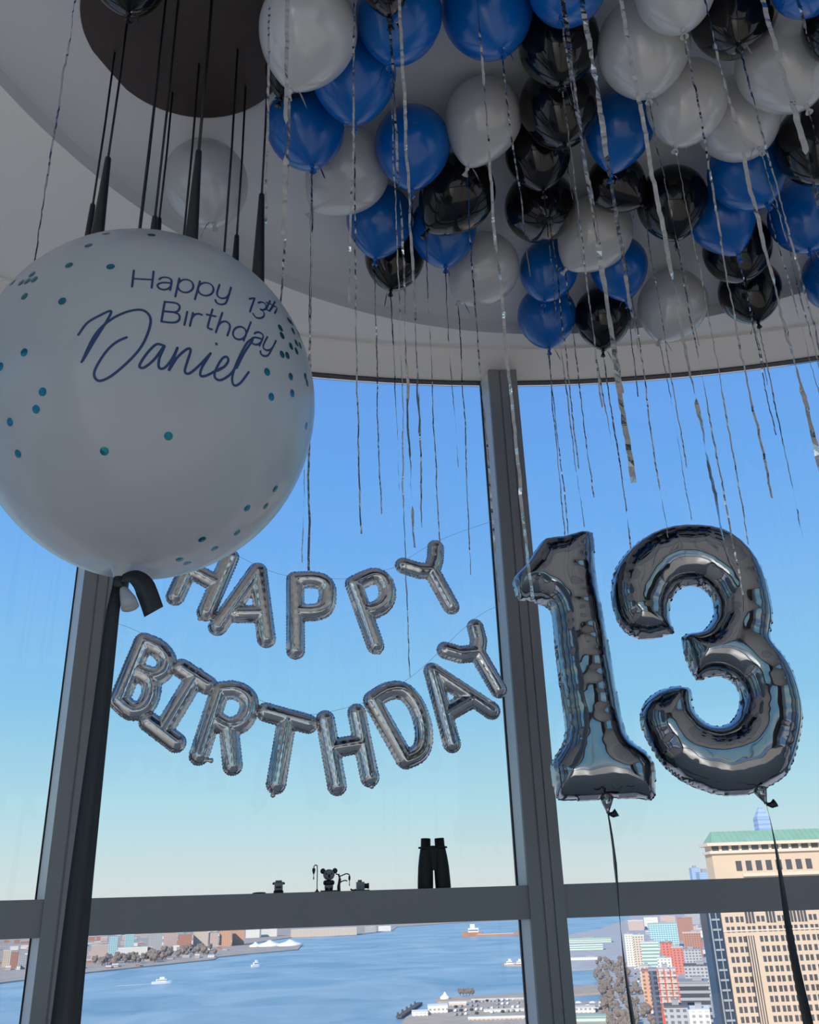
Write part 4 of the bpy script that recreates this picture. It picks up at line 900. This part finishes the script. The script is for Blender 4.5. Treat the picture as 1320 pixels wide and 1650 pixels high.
# city in the right-hand pane
for a in [
 ('building', 912, 985, 1513, 1521, 60, 'green', 'green', 'long low green roofed shed at the back of the right waterfront'),
 ('building', 914, 972, 1524, 1533, 40, 'green', 'white', 'pale green waterfront hall in front of the green shed'),
 ('building', 920, 965, 1545, 1549, 20, 'white', 'white', 'low white pavilion above the blue inlet'),
 ('building', 1012, 1026, 1507, 1560, 40, 'white', 'pale', 'white tower at the left edge of the right hand city'),
 ('building', 1026, 1044, 1509, 1563, 40, 'beige', 'white', 'cream building beside the white tower'),
 ('building', 1040, 1068, 1521, 1580, 40, 'green', 'white', 'building with green and white floor bands'),
 ('building', 1050, 1095, 1489, 1528, 60, 'teal', 'green', 'grey green glass block behind the red building'),
 ('building', 1070, 1090, 1521, 1570, 40, 'red', 'brick', 'red building left half of the red pair'),
 ('building', 1088, 1106, 1528, 1572, 40, 'red', 'pale', 'lower red building right half of the red pair'),
 ('building', 1096, 1120, 1480, 1518, 50, 'brick', 'brick', 'brick block behind the red pair near the dark glass wing'),
 ('building', 1106, 1134, 1504, 1545, 40, 'brick', 'pale', 'pale roofed brick block left of the dark glass wing'),
 ('building', 1108, 1136, 1532, 1580, 40, 'grey', 'grey', 'grey block between red pair and dark glass wing'),
 ('building', 1066, 1088, 1547, 1595, 30, 'white', 'white', 'white box building in front of the red pair'),
 ('building', 1042, 1062, 1567, 1635, 30, 'orange', 'brick', 'narrow orange brown building facing the avenue'),
 ('building', 1036, 1056, 1560, 1605, 30, 'beige', 'pale', 'cream block just behind the orange brown one'),
 ('building', 1061, 1074, 1566, 1690, 30, 'dark', 'grey', 'slim dark glass building left of the red scaffolded one'),
 ('building', 1110, 1150, 1558, 1610, 40, 'grey', 'dark', 'grey building with dark flat roof above the banded building'),
 ('building', 1100, 1152, 1586, 1668, 40, 'bands', 'grey', 'grey building with dark horizontal window bands'),
 ('building', 1120, 1156, 1632, 1720, 30, 'white', 'white', 'pale flat roofed building at the bottom edge below the banded one'),
 ('building', 1083, 1121, 1626, 1720, 26, 'grey', 'dark', 'dark roofed building at the bottom edge below the red scaffolding'),
 ('building', 1040, 1062, 1479, 1498, 60, 'white', 'pale', 'small white block on the skyline just under the beam, left'),
 ('building', 1066, 1090, 1477, 1494, 60, 'pink', 'pale', 'small pink block on the skyline just under the beam'),
 ('building', 1106, 1128, 1471, 1490, 60, 'grey', 'grey', 'small grey block on the skyline beside the dark glass wing'),
 ('building', 1014, 1038, 1484, 1500, 60, 'pink', 'white', 'low pale block at the end of the avenue by the sea'),
 ]: bld(*a, group='buildings of the city below')
k = 0
for i in range(46):
    v = r_.random(); y = 1492+v*75; x = r_.uniform(1012+v*14, 1134); fm = r_.choice(['white', 'brick', 'pink', 'grey'])
    bld('building', x, x+r_.uniform(5, 11), y-r_.uniform(5, 11), y, 25, fm, r_.choice(['pale', 'grey', 'brick', 'white']), {'white': 'tiny white roofed block among the city streets', 'brick': 'tiny brick block among the city streets', 'pink': 'tiny pink block among the city streets', 'grey': 'tiny grey block among the city streets'}[fm], 'tiny city blocks', plant=False)
# building under red scaffolding: floor slabs and netting
o, wd, h, dp = bld('building', 1076, 1106, 1566, 1690, 26, 'pink', 'pale', 'half finished building with red netting and open floors', 'buildings of the city below')
RN = mat('red_netting', (.72, .10, .06), .8); SL = mat('concrete_slab', (.62, .56, .5), .85)
for i in range(9):
    z = h*(.22+.088*i); q = mesh('floor_slab', *vf(MB().box((-wd/2-1, -1.2, z), (wd/2+1, 0, z+.9))), SL if i > 3 else RN, org=V((0, 0, 0)), smooth=False); q.parent = o
for i in range(4):
    x = -wd/2+wd*i/3; q = mesh('scaffold_post', *vf(MB().box((x-.35, -1.4, 0), (x+.35, -.9, h+2))), RN, org=V((0, 0, 0)), smooth=False); q.parent = o
q = mesh('netting', *vf(MB().box((-wd/2-.6, -1.0, h*.1), (wd/2*.4, -.8, h*.42))), RN, org=V((0, 0, 0)), smooth=False); q.parent = o; q['label'] = 'bright red netting'
# cars on the quays and the avenue
CARM = [mat('car_white', (.8, .8, .8), .3), mat('car_grey', (.3, .31, .33), .3), mat('car_dark', (.04, .045, .06), .3)]; CNAME = ['white', 'grey', 'dark']
cars = []
for k in range(3):
    cars.append(MB().box((-2.4, -1, .4), (2.4, 1, 1.3)).box((-1.4, -.9, 1.3), (1.3, .9, 1.9)).build('car', CARM[k], org=V((0, 0, 0)), smooth=False))
cf_ = [True]*3
def car(p, ang, where, s=1.25):
    k = r_.choice([0, 0, 1, 2]); o = cars[k]
    if not cf_[k]: o = o.copy(); COL.objects.link(o)
    cf_[k] = False; o.location = V((p.x, p.y, GZ+2.5)); o.rotation_euler.z = ang; o.scale = (s, s, s); tag(o, 'tiny %s car %s' % (CNAME[k], where), 'car', 'parked and driving cars')
for row in range(4):
    for i in range(13):
        if r_.random() < .25: continue
        car(G(735+i*8.4, 1621+row*6.5-i*.55), 1.2, 'parked on the broad pier', 1.4)
for row in range(3):
    for i in range(7):
        if r_.random() < .2: continue
        car(G(925+i*7.5, 1621+row*5), .3, 'parked on the quay below the inlet', 1.4)
for i in range(22):
    v = i/22; car(G(1018+v*44+r_.uniform(-3, 5), 1560+v*95), 1.3, 'on the avenue beside the park')
# dark timber jetty reaching out from the broad pier
pj0, pj1 = G(643, 1642), G(677, 1619); dj = (pj1-pj0).normalized(); sj = V((-dj.y, dj.x, 0)); axj = (dj, sj, V((0, 0, 1))); Lj = (pj1-pj0).length
jt = tag(MB().box((0, -3.5, 1), (Lj, 3.5, 3), axj, pj0).build('jetty', mat('dark_timber', (.10, .09, .08), .9), smooth=False), 'dark slanting timber jetty at the left tip of the broad pier', 'jetty')
for i in range(5): q = pj0+dj*(Lj*(.1+.2*i)); MB().lathe([(1.2, -1), (1.2, 5), (.4, 5.6)], V((q.x, q.y, GZ))+sj*4.2, n=8).build('piling', MATS['dark_timber'], jt)
# pier sheds
for a in [('shed', 690, 722, 1624, 1636, 25, 'white', 'white', 'white roofed shed at the tip of the broad pier'), ('shed', 780, 845, 1629, 1634, 8, 'white', 'pale', 'long pale canopy along the middle of the broad pier'), ('shed', 755, 846, 1642, 1647, 8, 'beige', 'white', 'long canopy at the bottom edge of the broad pier'), ('shed', 664, 690, 1634, 1641, 25, 'white', 'white', 'small white shed near the jetty on the broad pier'), ('shed', 724, 752, 1618, 1624, 12, 'beige', 'white', 'pale shed on the rear left corner of the broad pier'), ('shed', 760, 845, 1612, 1616, 6, 'grey', 'pale', 'thin pale roof on the rear edge of the broad pier'),
          ('shed', 926, 960, 1626, 1636, 20, 'white', 'pale', 'pale shed on the quay under the lower inlet'), ('shed', 924, 978, 1641, 1652, 20, 'green', 'green', 'green roofed shed at the bottom edge beside the right mullion')]:
    bld(*a, group='sheds on the piers', plant=False, cat='shed')
for i in range(5): tree(G(742+i*5, 1607), .9, 'bare grey tree on the slim pier', 'slim pier trees')
# boats
HULL = mat('boat_white', (.88, .88, .87), .4); RUST = mat('barge_rust', (.42, .20, .12), .7); FOAM = mat('wake_foam', (.75, .82, .86), .6); GREENM = mat('copper_green', (.25, .45, .36), .7)
def boat(px, py, L, Hh, ang, label, name='boat', wake=0, hm=HULL):
    p = G(px, py); d = V((p.x, p.y, 0)).normalized(); T = V((d.y, -d.x, 0)); a = T*math.cos(ang)+d*math.sin(ang); s_ = V((0, 0, 1)).cross(a)
    st = [(-.5, .09, 0), (-.5, .11, 1), (.2, .12, 1), (.38, .08, 1.1), (.5, .004, 1.3)]
    vs = []
    for x, hw_, z in st:
        zt = GZ+Hh*.35*(z if z else 1); 
        for yy, zz in ((-hw_*.7, GZ-.3), (hw_*.7, GZ-.3), (hw_, zt), (-hw_, zt)): vs.append(p+a*L*x+s_*L*yy+V((0, 0, zz-GZ)))
    fs = []
    for i in range(len(st)-1):
        for k in range(4): fs.append((4*i+k, 4*i+4+k, 4*i+4+(k+1) % 4, 4*i+(k+1) % 4))
    fs += [(0, 1, 2, 3), (16, 19, 18, 17)]
    o = tag(mesh(name, vs, fs, hm, org=p, smooth=False), label, 'boat')
    ax3 = (a, s_, V((0, 0, 1)))
    MB().box((-.3*L, -.075*L, Hh*.33), (.2*L, .075*L, Hh*.68), ax3, p).build('cabin', HULL, o, smooth=False)
    MB().box((-.12*L, -.055*L, Hh*.68), (.1*L, .055*L, Hh), ax3, p).build('bridge_deck', HULL, o, smooth=False)
    MB().box((-.28*L, -.078*L, Hh*.45), (.19*L, .078*L, Hh*.55), ax3, p).build('window_band', ROOFS['dark'], o, smooth=False)
    if wake:
        m_ = MB(); n = 10; vs = []
        for i in range(n+1):
            s = i/n; w_ = L*(.12+.28*s)*(1-.6*s)
            for q in (-1, 1): vs.append(p-a*(L*.5+wake*s)+s_*(q*w_)+V((0, 0, .35)))
        m_.add(vs, [(2*i, 2*i+1, 2*i+3, 2*i+2) for i in range(n)]); m_.build('wake', FOAM, o, smooth=False)
    return o
def mpp(px, py): return (G(px+1, py)-G(px, py)).length
boat(261, 1585, 26*mpp(261, 1585), 8*mpp(261, 1585), .15, 'white ferry boat with a short wake, left of the harbour', wake=45*mpp(261, 1585))
boat(413, 1558, 14*mpp(413, 1558), 8*mpp(413, 1558), .55, 'smaller white boat with a long wake near the far shore', wake=60*mpp(413, 1558))
m1 = mpp(765, 1509)
o = boat(762, 1509, 24*m1, 13*m1, 3.05, 'tugboat with white superstructure at the left end of the barge', 'tugboat', hm=RUST)
p = G(800, 1508); d = V((p.x, p.y, 0)).normalized(); T = V((d.y, -d.x, 0)); ax3 = (T, d, V((0, 0, 1)))
o = tag(MB().box((-24*m1, -4*m1, 0), (28*m1, 4*m1, 2*m1), ax3, p).build('barge', RUST, smooth=False), 'long flat rust coloured barge in the middle of the harbour', 'boat')
MB().box((23*m1, -4*m1, 2*m1), (29*m1, 4*m1, 4*m1), ax3, p).build('bow', RUST, o, smooth=False)
MB().box((-22*m1, -3*m1, 2*m1), (20*m1, 3*m1, 2.5*m1), ax3, p).build('hatch_cover', ROOFS['pale'], o, smooth=False)
m1 = mpp(828, 1555); boat(822, 1556, 16*m1, 9*m1, .3, 'white boat moored at the islet, left one'); boat(838, 1555, 15*m1, 8*m1, .2, 'white boat moored at the islet beside the mullion')
p = G(842, 1551); MBq = MB().lathe([(2.2*m1, 0), (2*m1, 4*m1), (1.1*m1, 4.2*m1), (.8*m1, 12*m1), (.2*m1, 16*m1)], V((p.x, p.y, GZ+2)), n=10); tag(MBq.build('beacon', GREENM, org=p), 'green beacon standing on the islet by the mullion', 'beacon')

# ------------------------------------------------------------------ tan office tower with green copper roof, and its dark glass neighbour
TAN = mat('tan_limestone', (.66, .50, .36), .85, noise=(.15, .15)); TAN2 = mat('tan_trim', (.70, .57, .44), .85); COPPER = mat('green_copper_roof', (.26, .46, .34), .7, noise=(.2, .3)); WIN = mat('tower_window_glass', (.075, .075, .08), .25)
TD = 330.
def CT(X, Y): return (880+X/3, 1280+Y/3)
def tw(X, Y, y=TD): return atY(*CT(X, Y), y)
xL = tw(845, 570).x; zc_ = tw(1080, 279).z; zr = tw(1080, 241).z; xR = xL+75
base = V((xL+37, TD, GZ))
tb = MB().box((xL, TD, GZ), (xR, TD+8, zc_)).build('office_tower', TAN, org=base, smooth=False)
tag(tb, 'tan stone office tower with green copper roof filling the right hand pane', 'building')
MB().box((xL-.8, TD-.9, zc_), (xR, TD+8.5, zc_+.9)).build('cornice', TAN2, tb, smooth=False)
MB().box((xL+.2, TD+.3, zc_+.9), (xR, TD+7.7, zr)).build('colonnade_wall', TAN2, tb, smooth=False)
xr0 = tw(772, 238).x
MB().box((xr0, TD-1.5, zr), (xR, TD+9.5, zr+1.0)).build('eaves', TAN2, tb, smooth=False)
zt = tw(1080, 172, TD+4).z; xg = tw(800, 180, TD+4).x
MB().add([(xr0+1.5, TD-1.2, zr+1), (xR, TD-1.2, zr+1), (xR, TD+4, zt), (xg, TD+4, zt), (xr0+1.5, TD+9.3, zr+1), (xg, TD+6, zt), (xR, TD+6, zt), (xR, TD+9.3, zr+1)],
   [(0, 1, 2, 3), (0, 3, 5, 4), (3, 2, 6, 5), (4, 5, 6, 7), (1, 7, 6, 2)]).build('roof', COPPER, tb, smooth=False)
seam = MB()
for i in range(38): x = xg+2+i*1.9; seam.add([(x-.09, TD-1.25, zr+1.1), (x+.09, TD-1.25, zr+1.1), (x+.09, TD+3.9, zt+.1), (x-.09, TD+3.9, zt+.1)], [(0, 1, 2, 3)])
seam.build('standing_seams', mat('copper_seam', (.18, .36, .26), .7), [c for c in tb.children if c.name.startswith('roof')][0], smooth=False)
def win(name, x, z, ws, hgt, gap=0, parts=2, y=TD):
    mb = MB()
    for i in range(parts): xx = x+(i-(parts-1)/2)*gap; mb.box((xx-ws/2, y-.06, z-hgt/2), (xx+ws/2, y+.02, z+hgt/2))
    return mb.build(name, WIN, tb, smooth=False)
proto = None; cnt = 0; sill = None
for r in range(11):
    z = tw(1090, 603+48.7*r-4).z
    for k_ in range(9):
        X = 885+50.8*k_; x = tw(X, 603-.03*(X-1090)*0).x
        if k_ == 2 and r >= 2: continue
        tall = (r == 0 and k_ in (2, 4, 6, 7))
        if tall: win('window', x, z+.8, .8, 4.2, 1.1, 3); continue
        if proto is None: proto = win('window', x, z, 1.05, 1.75, 1.55); PX = x; PZ = z
        else:
            o = proto.copy(); COL.objects.link(o); o.parent = tb; o.location = proto.location+V((x-PX, 0, z-PZ))
x = tw(986, 690).x; z0 = tw(986, 1160).z; z1 = tw(986, 683).z
g_ = MB()
for i in range(4): g_.box((x-1.35+i*.8, TD-.06, z0), (x-1.0+i*.8, TD+.02, z1))
g_.build('window_strip', WIN, tb, smooth=False)
for k_ in range(8):
    X = 932+48.6*k_; p_ = tw(X, 341); win('window', p_.x, tw(1080, 341).z, 2.0, 3.2, 0, 1)
for k_ in range(11):
    X = 818+48.4*k_; q = tw(X, 256); win('loggia_opening', q.x, tw(1080, 257).z, 2.4, 2.3, 0, 1, y=TD+.3)
z = tw(1080, 385).z; MB().box((tw(950, 385).x, TD-.9, z-.5), (xR, TD, z+.5)).build('balcony', TAN2, tb, smooth=False)
z = tw(1080, 655).z; MB().box((xL-.2, TD-.25, z-.2), (xR, TD, z+.25)).build('string_course', TAN2, tb, smooth=False)
# dark glass wing
dk0 = tw(772, 570, TD+.5); dkm = mat('dark_curtain_wall', (.03, .045, .075), .15, spec=.6); BND = mat('slab_edge', (.30, .32, .34), .7)
dz = tw(800, 545, TD+.5).z
dw = tag(MB().box((dk0.x, TD+.5, GZ), (xL-.1, TD+8, dz)).build('glass_tower', dkm, org=V((dk0.x+4, TD+.5, GZ)), smooth=False), 'narrow dark blue glass tower attached to the left side of the tan tower', 'building')
for i in range(12):
    z = tw(800, 606+49*i, TD+.5).z
    MB().box((dk0.x+1.5, TD+.1, z-.3), (dk0.x+4.2, TD+.5, z+.3)).build('floor_band', BND, dw, smooth=False)
MB().box((dk0.x+.9, TD+.2, GZ), (dk0.x+1.3, TD+.5, dz)).build('mullion_fin', BND, dw, smooth=False)
MB().box((xL-1.9, TD+.2, GZ), (xL-1.6, TD+.5, dz)).build('mullion_fin', BND, dw, smooth=False)
# far tower with a pointed glass top, distance haze put into its colour, and small skyline pieces above the beam
def ftower(x0, x1, yt, D, label, pointed):
    xm = (x0+x1)/2; p = atY(xm, yt, D); w_ = (x1-x0)*D/F*.95; zt_ = p.z; c = V((p.x, D, GZ))
    mb = MB().box((c.x-w_/2, D, GZ), (c.x+w_/2, D+w_, zt_-(w_*.9 if pointed else 0)))
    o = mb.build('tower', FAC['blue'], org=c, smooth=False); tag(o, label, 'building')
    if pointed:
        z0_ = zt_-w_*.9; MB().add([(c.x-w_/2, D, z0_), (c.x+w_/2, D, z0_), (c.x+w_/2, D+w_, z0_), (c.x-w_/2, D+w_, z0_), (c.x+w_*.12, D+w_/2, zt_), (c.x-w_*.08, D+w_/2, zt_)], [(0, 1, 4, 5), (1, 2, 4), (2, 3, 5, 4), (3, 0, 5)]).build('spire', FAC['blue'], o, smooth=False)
    else: MB().box((c.x-w_*.2, D+w_*.2, zt_), (c.x+w_*.2, D+w_*.6, zt_+w_*.25)).build('roof_plant', ROOFS['grey'], o, smooth=False)
ftower(1217, 1238, 1298, 1700, 'hazy blue glass tower with pointed top behind the green copper roof', True)
ftower(1114, 1127, 1398, 6000, 'small hazy blue tower on the skyline left of the tan tower', False)
ftower(1127, 1147, 1405, 4000, 'low grey rooftop just left of the tan tower above the beam', False)
